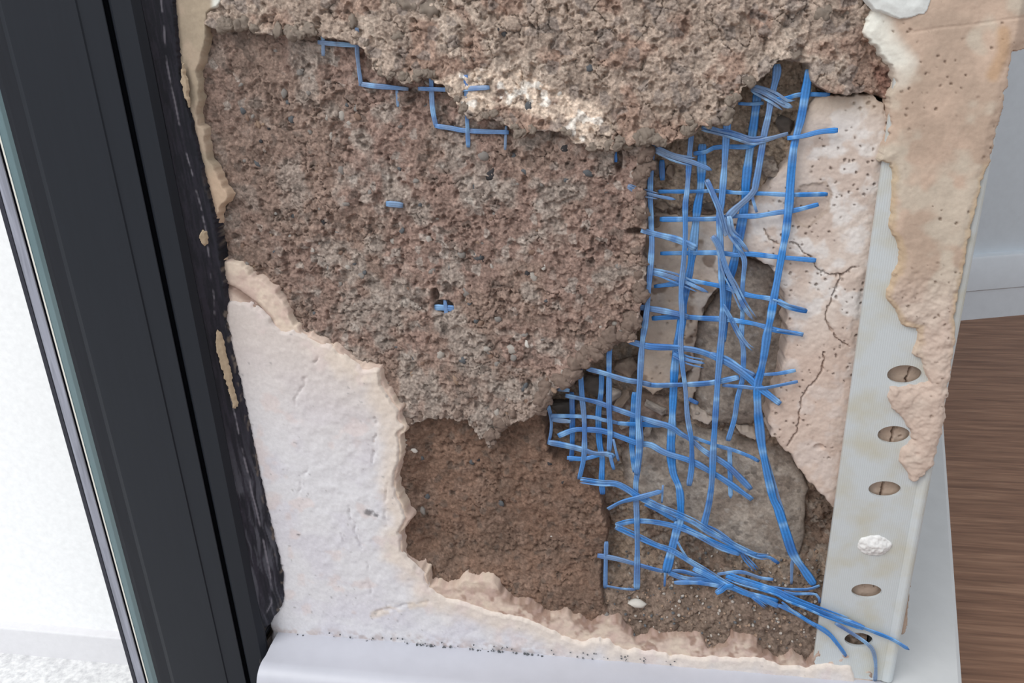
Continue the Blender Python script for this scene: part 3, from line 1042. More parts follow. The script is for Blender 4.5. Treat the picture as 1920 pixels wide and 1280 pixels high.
def bead_mat():
    m, nt, b = mat_new('pale_pvc')
    L = nt.links
    tc = nt.nodes.new('ShaderNodeTexCoord')
    n = nt.nodes.new('ShaderNodeTexNoise'); n.inputs['Scale'].default_value = 90; n.inputs['Detail'].default_value = 5
    L.new(tc.outputs['Object'], n.inputs['Vector'])
    rp = nt.nodes.new('ShaderNodeValToRGB'); e = rp.color_ramp.elements
    e[0].position = 0.34; e[0].color = (*lin(192, 190, 178), 1)
    e[1].position = 0.56; e[1].color = (*lin(197, 202, 204), 1)
    L.new(n.outputs['Fac'], rp.inputs['Fac'])
    L.new(rp.outputs['Color'], b.inputs['Base Color'])
    b.inputs['Roughness'].default_value = 0.42
    b.inputs['Specular IOR Level'].default_value = 0.35
    w = nt.nodes.new('ShaderNodeTexWave'); w.bands_direction = 'X'; w.inputs['Scale'].default_value = 560
    L.new(tc.outputs['Object'], w.inputs['Vector'])
    bp = nt.nodes.new('ShaderNodeBump'); bp.inputs['Strength'].default_value = 0.22; bp.inputs['Distance'].default_value = 0.0001
    L.new(w.outputs['Fac'], bp.inputs['Height']); L.new(bp.outputs['Normal'], b.inputs['Normal'])
    return m


MAT_PVC = bead_mat()
BY = 0.0008                       # front of the flange
bxl = P(1608, 640, BY)[0]; bxr = P(1772, 640, BY)[0]
HOLES = [(1696, 702, 33, 17.5), (1676, 815, 31, 16.5), (1659, 917, 31, 15), (1640, 1024, 29, 16), (1625, 1108, 29, 13.5), (1610, 1199, 27, 13)]
hw = []
for (x, y, a, b) in HOLES:
    c = P(x, y, BY); hw.append((c[0], c[2], abs(P(x + a, y, BY)[0] - c[0]), abs(P(x, y + b, BY)[2] - c[2])))
bz0 = BTOP + 0.0005; bz1 = P(1700, -150, BY)[2]
rows = []
for k, h in enumerate(hw):
    zt = bz1 if False else (hw[k - 1][1] + h[1]) / 2 if k else h[1] + (hw[0][1] - hw[1][1]) / 2
    zb = (hw[k + 1][1] + h[1]) / 2 if k + 1 < len(hw) else bz0
    rows.append((zt, zb, h))


def bead_flange():
    bm = bmesh.new()
    NS = 32
    TH = 0.0009
    def quad(pts):
        bm.faces.new([bm.verts.new((p[0], BY, p[1])) for p in pts])
    for zt, zb, (cx, cz, a, b) in rows:
        ring_o = []; ring_i = []
        for i in range(NS):
            t = 2 * math.pi * i / NS
            dx, dz = math.cos(t), math.sin(t)
            # project onto the rectangle
            sx = ((bxr - cx) if dx > 0 else (cx - bxl)) / max(abs(dx), 1e-6)
            sz = ((zt - cz) if dz > 0 else (cz - zb)) / max(abs(dz), 1e-6)
            sm = min(sx, sz)
            ring_o.append((cx + dx * sm, cz + dz * sm)); 
            ring_i.append((cx + dx * a, cz + dz * b))
        # snap nearest ring points to corners
        for (X, Z) in ((bxl, zt), (bxr, zt), (bxl, zb), (bxr, zb)):
            k = min(range(NS), key=lambda i: (ring_o[i][0] - X) ** 2 + (ring_o[i][1] - Z) ** 2)
            ring_o[k] = (X, Z)
        for i in range(NS):
            j = (i + 1) % NS
            quad([ring_o[i], ring_o[j], ring_i[j], ring_i[i]])
    n = 12
    zs = np.linspace(rows[0][0], bz1, n)
    for i in range(n - 1):
        quad([(bxl, zs[i]), (bxr, zs[i]), (bxr, zs[i + 1]), (bxl, zs[i + 1])])
    bmesh.ops.remove_doubles(bm, verts=bm.verts, dist=1e-6)
    bmesh.ops.recalc_face_normals(bm, faces=bm.faces)
    r = bmesh.ops.extrude_face_region(bm, geom=list(bm.faces))
    for v in [g for g in r['geom'] if isinstance(g, bmesh.types.BMVert)]:
        v.co.y += TH
    bmesh.ops.recalc_face_normals(bm, faces=bm.faces)
    me = bpy.data.meshes.new('flange'); bm.to_mesh(me); bm.free()
    return me


link('flange', bead_flange(), MAT_PVC, bead)
# rounded nose and the second flange along the return
nose = [(bxr - 0.0004, BY - 0.0001), (bxr + 0.0009, BY - 0.0006)]
R = NOSE_X - bxr - 0.0005
for k in range(9):
    a = math.pi * 0.62 * k / 8
    nose.append((bxr + 0.0012 + (R - 0.0007) * math.sin(a) / 1.0, BY + 0.0014 - 0.0021 * math.cos(a)))
nose += [(bxr + 0.0008 + RET[0] * 0.02, BY + 0.02 * RET[1]), (bxr - 0.0004 + RET[0] * 0.02, BY + 0.02 * RET[1]), (bxr - 0.0004, BY + 0.0016)]
prism('nose', nose, bz0, bz1, MAT_PVC, bead)
# plug of white plaster in the fourth hole
cx, cz, a, b = hw[3]
PLUGC = lambda px, py, u, v, s, h: mixc(lin(232, 231, 230), lin(214, 212, 210), fbm(u, v, 2, 3))
relief('plaster_plug', [(1640 + 31 * math.cos(t), 1024 + 19 * math.sin(t)) for t in np.linspace(0, 2 * math.pi, 24)[:-1]], BY - 0.0004,
       lambda px, py, u, v, s: -0.0009 * sst(0, 14, s) - 0.0008 * (fbm(u / 0.8, v / 0.8, 3, 91) - .5), PLUGC, MAT_PLASTER, bead, step=1.4,
       edge=4, rag=3, ragscale=8, back=BY + 0.0005, seed=35)

# plaster crust over the bead and the corner
CRUST = [(1745, -170), (1618, -170), (1640, 0), (1636, 22), (1616, 64), (1643, 84), (1660, 111), (1676, 124), (1681, 161), (1667, 180), (1671, 235),
         (1653, 302), (1673, 306), (1676, 329), (1673, 378), (1669, 430), (1685, 451), (1691, 482), (1682, 509),
         (1670, 530), (1664, 561), (1682, 582), (1694, 610), (1722, 616), (1725, 640), (1713, 663), (1729, 675),
         (1738, 701), (1746, 722), (1700, 728), (1669, 731), (1667, 745), (1676, 769), (1692, 778), (1700, 792), (1711, 815),
         (1716, 830), (1692, 846), (1690, 868), (1704, 886), (1713, 904), (1732, 896), (1748, 876), (1756, 845), (1770, 800),
         (1773, 769), (1779, 720), (1793, 640), (1790, 600), (1794, 567), (1804, 524), (1809, 494), (1815, 463), (1830, 393),
         (1843, 338), (1858, 300), (1902, 97), (1930, 92), (2010, 80), (2010, -170)]


def crust_level(px, py):
    xr = 1797 - 0.193 * (py - 640)
    y = -0.0003 - 0.0008 * sst(xr - 70, xr - 15, px)
    y = y - 0.0006 * sst(330, 200, py)
    y = y + 0.0012 * sst(1720, 1650, px) * sst(320, 220, py)
    return y + 0.0030 * sst(xr - 8, xr + 16, px) + 0.006 * sst(xr + 10, xr + 120, px)


def crust_h(px, py, u, v, s):
    h = 0.4 * (fbm(u / 9, v / 9, 3, 501) - 0.5)
    rough = sst(470, 560, py)
    h += (0.12 + 0.38 * rough) * 2 * (fbm(u / 1.6, v / 1.6, 4, 503, 0.6) - 0.5)
    h -= 0.5 * sst(0, 22, s)
    h += 0.12 * sst(4, 1, np.abs(seg_dist([(1700, 62), (1760, 52), (1830, 45), (1930, 30)], px, py)))
    h += 0.35 * pits(u, v, 1.7, 505, 0.35, 0.30)
    return h * 0.001


def crust_c(px, py, u, v, s, h):
    n = fbm(u / 9, v / 9, 4, 511)
    c = mixc(lin(196, 172, 154), lin(182, 160, 143), sst(0.38, 0.66, n))
    c = mixc(c, lin(196, 184, 168), sst(0.52, 0.70, fbm(u / 7, v / 7, 3, 513)) * 0.8)
    low = sst(480, 600, py)
    c = mixc(c, lin(203, 184, 172), low * 0.7)
    e = sst(14, 3, s) * sst(290, 320, py) * sst(700, 600, py)
    c = mixc(c, lin(190, 166, 134), e * 0.6)
    wl_ = sst(46, 10, seg_dist([(1640, 40), (1650, 90), (1680, 115)], px, py) + 16 * (fbm(u / 3, v / 3, 3, 515) - .5)) * sst(150, 110, py)
    c = mixc(c, lin(228, 226, 216), wl_)
    c = mixc(c, lin(222, 216, 204), sst(30, 5, seg_dist([(1690, 145), (1700, 120), (1660, 60)], px, py)) * .5)
    sp = pits(u, v, 1.7, 505, 0.35, 0.30)
    c = mixc(c, lin(122, 102, 88), sp * 0.7)
    br_ = sst(20, 4, seg_dist([(1880, 60), (1880, 100), (1860, 140)], px, py))
    c = mixc(c, lin(186, 152, 120), br_ * 0.7)
    return c


relief('plaster_crust', CRUST, crust_level, crust_h, crust_c, MAT_PLASTER, wroot, step=2.0, edge=4, rag=4, ragscale=10,
       back=lambda px, py: np.where((px > 1600 + (py < 300) * 1000), 0.0012, 0.0040) + 0.010 * sst(1797 - 0.193 * (py - 640), 1830 - 0.193 * (py - 640), px), seed=37)
o = relief('paint_flake', [(1612, -60), (1622, -2), (1640, 18), (1665, 26), (1690, 37), (1735, 26), (1748, 0), (1750, -60)], -0.0016,
           lambda px, py, u, v, s: 0.0003 * (fbm(u / 3, v / 3, 2, 3) - .5) - 0.0004 * sst(0, 20, s),
           lambda px, py, u, v, s, h: mixc(lin(226, 228, 224), lin(216, 218, 216), fbm(u / 4, v / 4, 2, 8)), MAT_PLASTER, wroot, step=2.0, edge=4,
           rag=2, ragscale=10, back=0.0004, seed=39)
tag(o, 'white flake of paint')

# ------------------------------------------------------------------ blue mesh
MAT_STRAND = rough_mat('blue_glass_fibre', rough=0.38, scale=1500, amount=0.12, bump=0.15, bump_d=0.0001, spec=0.5)


def spline(pts, n_per=6.0):
    pts = [np.array(p, float) for p in pts]
    if len(pts) == 2:
        L = np.linalg.norm(pts[1][:2] - pts[0][:2]); n = max(3, int(L / n_per))
        return np.array([pts[0] + (pts[1] - pts[0]) * t for t in np.linspace(0, 1, n + 1)])
    out = []
    ext = [2 * pts[0] - pts[1]] + pts + [2 * pts[-1] - pts[-2]]
    for i in range(1, len(ext) - 2):
        a, b, c, d = ext[i - 1:i + 3]
        n = max(2, int(np.linalg.norm(c[:2] - b[:2]) / n_per))
        for k in range(n):
            t = k / n
            out.append(0.5 * ((2 * b) + (c - a) * t + (2 * a - 5 * b + 4 * c - d) * t * t + (3 * b - a - 3 * c + d) * t ** 3))
    out.append(pts[-1])
    return np.array(out)


SECT = [(-1, 0.05), (-0.72, -0.52), (-0.36, -0.30), (0.0, -0.62), (0.34, -0.30), (0.7, -0.5), (1, 0.05), (0.5, 0.5), (-0.5, 0.5)]
BLUE = lin(58, 138, 216); DUST = lin(124, 146, 178); GLINT = lin(146, 194, 238); DEEP = lin(42, 96, 172)
sid = [0]


def ribbon(V, Fc, C, pts, w, dust, rs, thick=0.30, taper=(0, 0)):
    """one flat filament band through (px, py, depth mm)"""
    sp = spline(pts)
    n = len(sp)
    pos = P(sp[:, 0], sp[:, 1], sp[:, 2] * 0.001)
    tg = np.gradient(pos, axis=0); tg /= np.linalg.norm(tg, axis=1)[:, None] + 1e-12
    nrm = np.tile(np.array([0., 1., 0.]), (n, 1))
    side = np.cross(tg, nrm); side /= np.linalg.norm(side, axis=1)[:, None]
    nrm = np.cross(side, tg)
    dist = np.linalg.norm(pos - CAM, axis=1)
    arc = np.concatenate([[0], np.cumsum(np.linalg.norm(np.diff(sp[:, :2], axis=0), axis=1))])
    z = np.full(n, rs * 7.7)
    wid = 1.18 * w * dist / F * 0.5 * (0.82 + 0.4 * vnoise(arc / 26, z, 3))
    tw = 1.1 * (vnoise(arc / 70, z, 5) - 0.5)
    for e, tp in enumerate(taper):
        if tp:
            dd = arc if e == 0 else arc[-1] - arc
            wid = wid * np.clip(0.25 + dd / tp, 0.25, 1)
    wid[0] *= 0.8; wid[-1] *= 0.8
    dn = np.clip(dust + (0.14 if dust > 0.18 else 0) + 0.55 * (vnoise(arc / 22, z, 7) - 0.5), 0, 1)
    glint = sst(0.62, 0.82, vnoise(arc / 13, z, 9))
    dk = sst(0.35, 0.15, vnoise(arc / 30, z, 11))
    base = len(V)
    m = len(SECT)
    for i in range(n):
        c, s = math.cos(tw[i]), math.sin(tw[i])
        for k, (a, b) in enumerate(SECT):
            b2 = b * thick / 0.5
            aa = a * c - b2 * s; bb2 = a * s * 0.6 + b2 * c
            V.append(pos[i] + side[i] * aa * wid[i] + nrm[i] * bb2 * wid[i])
            col = BLUE + (DUST - BLUE) * dn[i]
            col = col + (GLINT - col) * glint[i] * 0.7  # glints painted into the strand colour at scattered spots
            col = col + (DEEP - col) * dk[i] * 0.5
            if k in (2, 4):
                col = col * 0.66  # shade of the filament grooves, painted in
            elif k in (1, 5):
                col = col * 1.08  # highlight on the outer ridges, painted in
            C.append(col)
    for i in range(n - 1):
        for k in range(m):
            a = base + i * m + k; b = base + i * m + (k + 1) % m
            Fc.append((a, b, b + m, a + m))
    # end caps
    for q, flip in ((base, 1), (base + (n - 1) * m, 0)):
        ring = [q + k for k in range(m)]
        for k in range(1, m - 2, 2):
            f = (ring[0], ring[k], ring[k + 1], ring[min(k + 2, m - 1)])
            Fc.append(f[::-1] if flip else f)


def strand(parent, pts, w, y=5.0, dust=0.3, fray=0, tail=0):
    """one strand of the mesh; y: depth in mm, a number or one per end; fray: number of loose filaments"""
    sid[0] += 1
    rnd = random.Random(sid[0] * 13)
    if not isinstance(y, (list, tuple)):
        y = [y, y]
    n = len(pts)
    if len(y) != n:
        ys = np.interp(np.linspace(0, 1, n), np.linspace(0, 1, len(y)), y)
    else:
        ys = y
    p3 = [(p[0], p[1], ys[k] + rnd.uniform(-0.25, 0.25)) for k, p in enumerate(pts)]
    V, Fc, C = [], [], []
    if fray:
        main = w * 0.55
        ribbon(V, Fc, C, p3, main, dust, sid[0], taper=(0, 14 if tail else 0))
        for q in range(fray):
            off = (q - (fray - 1) / 2) / max(1, fray - 1) * 2 if fray > 1 else 1
            off *= w * 0.42
            p4 = []
            for k, p in enumerate(p3):
                # perpendicular in the picture of the wall
                a = np.array(p3[max(k - 1, 0)][:2]); b = np.array(p3[min(k + 1, n - 1)][:2])
                t = (b - a) / (np.linalg.norm(b - a) + 1e-9)
                sp_ = off * (0.75 + 0.5 * rnd.random()) * (1 + (0.9 * k / (n - 1) if tail else 0))
                p4.append((p[0] - t[1] * sp_, p[1] + t[0] * sp_, p[2] - 0.15 + rnd.uniform(-0.3, 0.3)))
            if rnd.random() < 0.5 and len(p4) > 3:
                p4 = p4[:-1]
            ribbon(V, Fc, C, p4, max(2.2, w * 0.26), dust + rnd.uniform(-0.15, 0.2), sid[0] + q * 0.31, thick=0.4, taper=(10, 16))
    else:
        ribbon(V, Fc, C, p3, w, dust, sid[0], taper=(0, 8 if tail else 0))
    me = mesh_np('strand', np.array(V), np.array(Fc), np.array(C))
    return link('strand', me, MAT_STRAND, parent)


net = empty('reinforcing_mesh', tuple(P(1290, 1080, 0.006)))
tag(net, 'torn blue fibre mesh hanging loose in the deep hole left of the corner bead', 'mesh')
S = lambda pts, w, y=5.0, dust=0.3, fray=0, tail=0: strand(net, pts, w, y, dust, fray, tail)
# uprights
S([(1222, 262), (1222, 290), (1219, 350), (1221, 424), (1222, 461), (1218, 517), (1215, 560), (1211, 596), (1204, 645), (1200, 709),
   (1196, 780), (1198, 838), (1193, 890)], 9, [4.5, 3.2, 3.0], 0.35)
S([(1199, 780), (1201, 830), (1196, 880), (1192, 912), (1194, 972), (1195, 1029), (1194, 1104)], 9, [3.6, 5.0, 5.2], 0.35)
S([(1297, 246), (1296, 258), (1293, 290), (1289, 350), (1285, 386), (1285, 442), (1282, 489), (1277, 546), (1279, 596), (1276, 643), (1280, 690),
   (1285, 728), (1289, 780), (1296, 824), (1297, 871), (1292, 910)], 8, [3.6, 3.6, 4.2], 0.35)
S([(1317, 270), (1316, 290), (1314, 350), (1308, 386), (1302, 442), (1295, 499), (1286, 546), (1277, 610), (1267, 671), (1263, 730), (1260, 796),
   (1258, 843), (1262, 885), (1274, 918), (1276, 965), (1271, 985), (1260, 1029), (1249, 1072)], 12.5, [6.4, 6.4, 5.2], 0.08)
S([(1364, 218), (1363, 235), (1361, 269), (1357, 330), (1353, 377), (1349, 405), (1351, 461), (1353, 517), (1356, 580), (1351, 652), (1346, 709),
   (1342, 770), (1340, 800), (1337, 852), (1335, 899), (1330, 940), (1322, 975), (1318, 993)], 10, [3.6, 3.2, 4.5], 0.25)
S([(1420, 175), (1418, 195), (1412, 241), (1405, 288), (1399, 340), (1396, 386), (1388, 433), (1377, 489), (1367, 536), (1360, 590), (1354, 640)],
  13, [6.5, 6.5, 5.6], 0.05)
S([(1457, 120), (1456, 142), (1448, 176), (1441, 215), (1433, 251), (1427, 288), (1418, 340), (1411, 362), (1379, 392), (1364, 408)], 11, [3.6, 3.0, 3.6], 0.6)
S([(1416, 348), (1411, 366), (1414, 382), (1419, 398)], 5, 3.2, 0.6)
S([(1371, 425), (1378, 448), (1388, 470), (1396, 489), (1394, 517), (1392, 546), (1392, 596), (1390, 630), (1394, 660), (1392, 709), (1383, 746),
   (1377, 785), (1365, 826)], 7.5, [3.2, 3.4, 5.0], 0.3)
S([(1516, 130), (1515, 145), (1510, 176), (1502, 222), (1493, 256), (1487, 288), (1482, 345), (1480, 377), (1474, 433), (1467, 471), (1457, 527), (1450, 565),
   (1444, 600), (1439, 624), (1432, 671), (1426, 699), (1420, 727), (1421, 770), (1423, 790), (1428, 834), (1439, 890), (1450, 935), (1459, 954), (1474, 1000),
   (1487, 1038), (1506, 1066), (1528, 1098)], 12, [3.4, 2.6, 2.4, 3.0, 4.0, 3.5], 0.05, tail=1)
S([(1432, 840), (1443, 875), (1458, 925), (1474, 980), (1488, 1030), (1485, 1060), (1484, 1095)], 4.5, [4.6, 5.0], 0.7)
S([(1241, 300), (1241, 318), (1242, 338)], 9, 8, 0.1)
S([(1144, 630), (1142, 665), (1142, 697), (1142, 765), (1144, 810), (1142, 846)], 8, [2.2, 3.8, 4.6], 0.35)
S([(1088, 692), (1091, 739), (1095, 782), (1096, 829), (1094, 862), (1086, 898)], 8, [4.8, 5.2, 5.6], 0.35)
S([(1128, 700), (1127, 735), (1122, 776), (1124, 829), (1129, 859), (1128, 900), (1130, 926)], 9, [7.2, 7.2, 6.0], 0.15)
S([(1072, 735), (1073, 772), (1073, 829), (1071, 864)], 9, [7.0, 7.0], 0.2)
S([(1025, 752), (1033, 782), (1033, 810), (1028, 832)], 6, [5.8, 6.0], 0.45)
S([(1190, 735), (1187, 780), (1185, 838), (1190, 885)], 9, 6.8, 0.15)
S([(1150, 823), (1155, 845), (1160, 864)], 4, 4.4, 0.4)
S([(1144, 852), (1147, 866), (1151, 880)], 6, 4.6, 0.2)
S([(1368, 838), (1369, 890), (1370, 934)], 7, 5.8, 0.2, tail=1)
S([(1137, 1015), (1136, 1047), (1135, 1102)], 7, [6.0, 6.0], 0.55)
S([(1248, 1065), (1247, 1082), (1246, 1099)], 4, 5.4, 0.2)
# cross strands
S([(1409, 165), (1430, 172), (1452, 184), (1472, 196), (1486, 201)], 15, [3.4, 2.8], 0.75, fray=3, tail=1)
S([(1455, 186), (1475, 184), (1491, 179), (1510, 177), (1540, 177), (1556, 177)], 6.5, [2.8, 3.0, 4.4], 0.12)
S([(1384, 194), (1409, 195), (1432, 193)], 5, 5.4, 0.15)
S([(1316, 237), (1347, 247), (1364, 250), (1388, 258), (1411, 264), (1435, 262), (1478, 250)], 13, [3.4, 2.8], 0.65, fray=3)
S([(1476, 259), (1495, 257), (1510, 254), (1538, 247), (1571, 244)], 7.5, [2.2, 2.0], 0.15)
S([(1300, 288), (1325, 284), (1338, 277), (1366, 275), (1400, 275), (1420, 268)], 7.5, 5.8, 0.1)
S([(1226, 279), (1263, 294), (1301, 305), (1335, 319)], 13, [3.0, 3.0], 0.65, fray=2, tail=1)
S([(1234, 360), (1244, 359), (1291, 359), (1347, 358), (1376, 361), (1435, 363), (1482, 365), (1552, 364)], 7, [6.8, 5.6, 3.6, 2.6], 0.08)
S([(1177, 348), (1190, 355), (1207, 361), (1235, 368), (1267, 374)], 9.5, [2.6, 3.4, 4.0], 0.6, fray=2, tail=1)
S([(1237, 411), (1291, 411), (1344, 410), (1377, 405), (1416, 405), (1454, 399), (1491, 394), (1535, 383)], 7.5, [6.6, 5.2, 3.2, 2.4], 0.12)
S([(1202, 431), (1226, 438), (1272, 450), (1306, 466)], 11, [3.6, 4.0], 0.4)
S([(1238, 475), (1301, 474), (1347, 474), (1383, 478), (1405, 476), (1461, 482), (1530, 488)], 7, [6.6, 5.6, 3.2, 2.6], 0.1)
S([(1201, 506), (1235, 512), (1272, 523), (1310, 540), (1328, 548)], 12, [3.8, 4.4], 0.45, fray=2, tail=1)
S([(1226, 537), (1272, 531), (1295, 527), (1329, 532), (1366, 540), (1402, 553), (1449, 561), (1481, 576), (1513, 584)], 8, [6.4, 5.2, 3.0, 2.6], 0.12, fray=0, tail=0)
S([(1449, 561), (1481, 572), (1512, 580)], 3.5, [2.0, 2.2], 0.4)
S([(1175, 573), (1216, 578), (1265, 587), (1290, 594)], 9, [3.6, 4.6], 0.45)
S([(1222, 597), (1272, 594), (1329, 597), (1357, 598), (1374, 600), (1415, 607), (1456, 619), (1506, 627)], 8, [6.2, 5.2, 3.0, 2.8], 0.12)
S([(1456, 619), (1480, 622), (1505, 630)], 3.5, 2.6, 0.4)
S([(1177, 638), (1216, 649), (1272, 652), (1310, 658), (1344, 671), (1376, 688), (1402, 707), (1421, 724), (1463, 757)], 11, [3.4, 4.0, 3.6, 2.4], 0.2)
S([(1330, 664), (1360, 672), (1390, 692), (1415, 705)], 10, [4.0, 3.4], 0.3)
S([(1262, 662), (1291, 675), (1321, 681)], 11, 4.4, 0.35, fray=2, tail=1)
S([(1160, 708), (1198, 717), (1226, 722), (1272, 721), (1329, 718), (1386, 707)], 9, [4.0, 4.6, 4.0], 0.25)
S([(1354, 722), (1394, 725), (1424, 728), (1452, 724), (1496, 715)], 6, [4.6, 2.6, 2.2], 0.3)
S([(1432, 702), (1460, 700), (1492, 694)], 5.5, [2.6, 2.4], 0.35)
S([(1100, 691), (1131, 699), (1169, 711), (1197, 716), (1220, 720)], 9, [3.2, 4.0], 0.5)
S([(1044, 730), (1056, 730), (1068, 732)], 7, 4.6, 0.7)
S([(1060, 741), (1094, 748), (1120, 754), (1150, 765), (1187, 778), (1220, 789), (1257, 800), (1276, 813), (1295, 824), (1323, 847), (1364, 873), (1408, 917)],
  9.5, [4.6, 4.2, 5.0], 0.4)
S([(1299, 819), (1323, 828), (1347, 836), (1379, 845), (1407, 856), (1423, 865)], 6, 5.6, 0.25)
S([(1032, 779), (1075, 780), (1112, 782), (1131, 787), (1160, 793)], 7, [5.2, 5.6], 0.4)
S([(1035, 786), (1050, 788), (1070, 790)], 7, 5.2, 0.6)
S([(1158, 793), (1187, 795), (1243, 796)], 9, 5.4, 0.08)
S([(1047, 817), (1075, 806), (1097, 805), (1131, 808), (1169, 821), (1197, 831), (1220, 834), (1248, 849), (1295, 864), (1332, 884), (1366, 905), (1410, 936)],
  9.5, [6.0, 5.0, 4.6, 5.0], 0.22)
S([(1382, 886), (1396, 900), (1409, 916)], 5, 5.6, 0.0)
S([(1028, 829), (1056, 834), (1090, 842), (1112, 849), (1139, 851), (1152, 856)], 9.5, [5.2, 5.2], 0.4)
S([(1063, 858), (1090, 860), (1108, 857), (1140, 848)], 7, 5.6, 0.12)
S([(1088, 899), (1127, 905), (1155, 907), (1177, 918), (1196, 931), (1230, 948), (1267, 963), (1300, 978), (1328, 995), (1356, 1010), (1390, 1029), (1420, 1042),
   (1441, 1044), (1460, 1056)], 10.5, [4.4, 4.2, 4.0, 4.6, 5.6], 0.2, fray=2)
S([(1388, 1030), (1398, 1046), (1419, 1069)], 6, 5.4, 0.1, fray=2, tail=1)
S([(1140, 954), (1164, 941), (1196, 933), (1221, 926), (1242, 920)], 8, [5.6, 3.6, 3.4], 0.25, tail=1)
S([(1243, 909), (1242, 925), (1241, 943)], 3, 4.6, 0.4)
S([(1208, 930), (1235, 945), (1262, 962)], 3, 4.0, 0.4)
S([(1209, 945), (1230, 955), (1249, 966), (1268, 976)], 7, 5.0, 0.08)
S([(1154, 984), (1183, 978), (1221, 978), (1264, 986), (1300, 1000), (1320, 1009), (1351, 1027), (1387, 1039)], 9, [5.8, 5.0, 5.0], 0.2, fray=2)
S([(1276, 983), (1314, 1003), (1350, 1020), (1389, 1034)], 7, 5.2, 0.0)
S([(1324, 984), (1345, 994), (1361, 1006), (1389, 1027), (1419, 1039)], 4.5, 4.8, 0.25)
S([(1154, 987), (1192, 1004), (1230, 1021), (1258, 1031), (1286, 1047), (1320, 1068), (1359, 1092), (1389, 1107), (1426, 1122), (1462, 1137)], 9.5,
  [5.8, 5.0, 4.0, 2.6], 0.15, fray=2)
S([(1120, 1041), (1155, 1047), (1192, 1057), (1243, 1070), (1276, 1070), (1304, 1077), (1334, 1088)], 8.5, [6.2, 5.4], 0.5)
S([(1252, 1073), (1286, 1085), (1314, 1086), (1347, 1096)], 8, [5.4, 4.4], 0.3, fray=2)
S([(1264, 1092), (1304, 1092), (1342, 1097), (1380, 1104)], 7, [4.6, 3.8], 0.25)
S([(1137, 1098), (1164, 1103), (1192, 1105)], 4.5, 5.2, 0.5)
S([(1270, 1015), (1280, 1033), (1290, 1048)], 3.5, 4.8, 0.4)
# the bundle that leaves the hole over the bead
S([(1342, 1112), (1352, 1106), (1362, 1098), (1375, 1098)], 11, [3.2, 3.4], 0.05, fray=2)
S([(1300, 1065), (1330, 1080), (1362, 1097), (1395, 1110), (1426, 1118), (1458, 1128)], 9, [4.4, 2.8], 0.1)
S([(1361, 1079), (1389, 1089), (1426, 1100), (1460, 1111), (1478, 1121), (1515, 1136), (1552, 1151), (1590, 1164), (1620, 1176)], 13, [4.0, 2.2, -0.6, -0.9, -0.9], 0.02, fray=2)
S([(1440, 1106), (1478, 1122), (1515, 1138), (1552, 1152), (1590, 1166), (1646, 1187), (1676, 1200), (1705, 1218)], 6, [2.6, 1.2, -0.8, -0.9, -0.9, -0.6], 0.15, tail=1)
S([(1459, 1134), (1487, 1147), (1515, 1164), (1545, 1181), (1560, 1194), (1571, 1209), (1586, 1230)], 6.5, [2.2, 1.4, -0.5, -0.9, -0.7], 0.2, fray=2)
S([(1466, 1128), (1492, 1149), (1530, 1175)], 4, [2.0, -0.2], 0.15)
S([(1410, 1119), (1424, 1128), (1437, 1138)], 5, 2.4, 0.15, fray=2, tail=1)
S([(1436, 1099), (1478, 1104), (1515, 1104), (1537, 1097)], 6, [3.0, 2.6], 0.25)
S([(1470, 1108), (1487, 1113), (1530, 1114), (1537, 1130)], 4.5, [2.4, 1.6], 0.3)
S([(1345, 1076), (1389, 1072), (1426, 1083), (1450, 1086)], 6, 4.0, 0.5)
S([(1566, 1168), (1599, 1188), (1624, 1205), (1637, 1220), (1642, 1246), (1641, 1276)], 5, [-0.9, -0.7], 0.85)
# loose torn ends in front
S([(1325, 336), (1338, 367), (1349, 396), (1359, 435), (1362, 442)], 10, [4.4, 3.0, 2.6], 0.6, fray=2)
S([(1336, 442), (1347, 461), (1362, 508), (1376, 536), (1389, 564), (1398, 580), (1412, 600)], 10.5, [2.8, 2.4, 2.6], 0.55, fray=2, tail=1)
S([(1366, 405), (1371, 435), (1386, 450), (1404, 472)], 13, [2.6, 2.6], 0.6, fray=3, tail=1)
S([(1355, 570), (1368, 592), (1387, 628), (1400, 647), (1410, 657)], 6.5, [3.4, 2.8], 0.4, fray=2, tail=1)
S([(1291, 747), (1300, 752), (1309, 756)], 7, 6.0, 0.25)

net2 = empty('mesh_remnant', tuple(P(780, 280, 0.004)))
tag(net2, 'stepped scrap of blue mesh showing below the mortar ledge at upper left', 'mesh', group='mesh remnants in the mortar')
S2 = lambda pts, w, y=2.6, dust=0.4: strand(net2, pts, w * 0.92, y, min(1, dust + 0.3))
S2([(605, 60), (606, 80), (606, 105)], 6, 2.6, 0.7)
S2([(596, 79), (625, 82), (672, 85), (690, 84)], 7, [2.6, 2.4], 0.5)
S2([(669, 52), (670, 101), (677, 160)], 7, [0.2, 2.4, 2.8], 0.5)
S2([(673, 157), (700, 161), (724, 163), (766, 167)], 7.5, [2.8, 2.8], 0.3)
S2([(744, 166), (746, 200)], 5, 3.2, 0.8)
S2([(808, 140), (811, 202), (818, 238)], 8, [1.2, 2.0, 2.6], 0.3)
S2([(784, 166), (842, 168), (880, 166), (918, 164)], 8, [1.0, 0.4, 0.2], 0.35)
S2([(873, 140), (875, 202), (878, 276)], 8, [0.6, 1.4, 2.6], 0.3)
S2([(816, 236), (845, 240), (875, 245), (954, 248)], 8, [2.6, 2.4, 2.2], 0.25)
S2([(949, 236), (947, 281)], 4.5, 2.4, 0.7)
net3 = empty('mesh_remnant', tuple(P(739, 390, 0.004)))
tag(net3, 'single short blue fleck of mesh set in the brown mortar, left of centre', 'mesh', group='mesh remnants in the mortar')
o = strand(net3, [(724, 382), (740, 383), (756, 385)], 9, 3.0, 0.75)
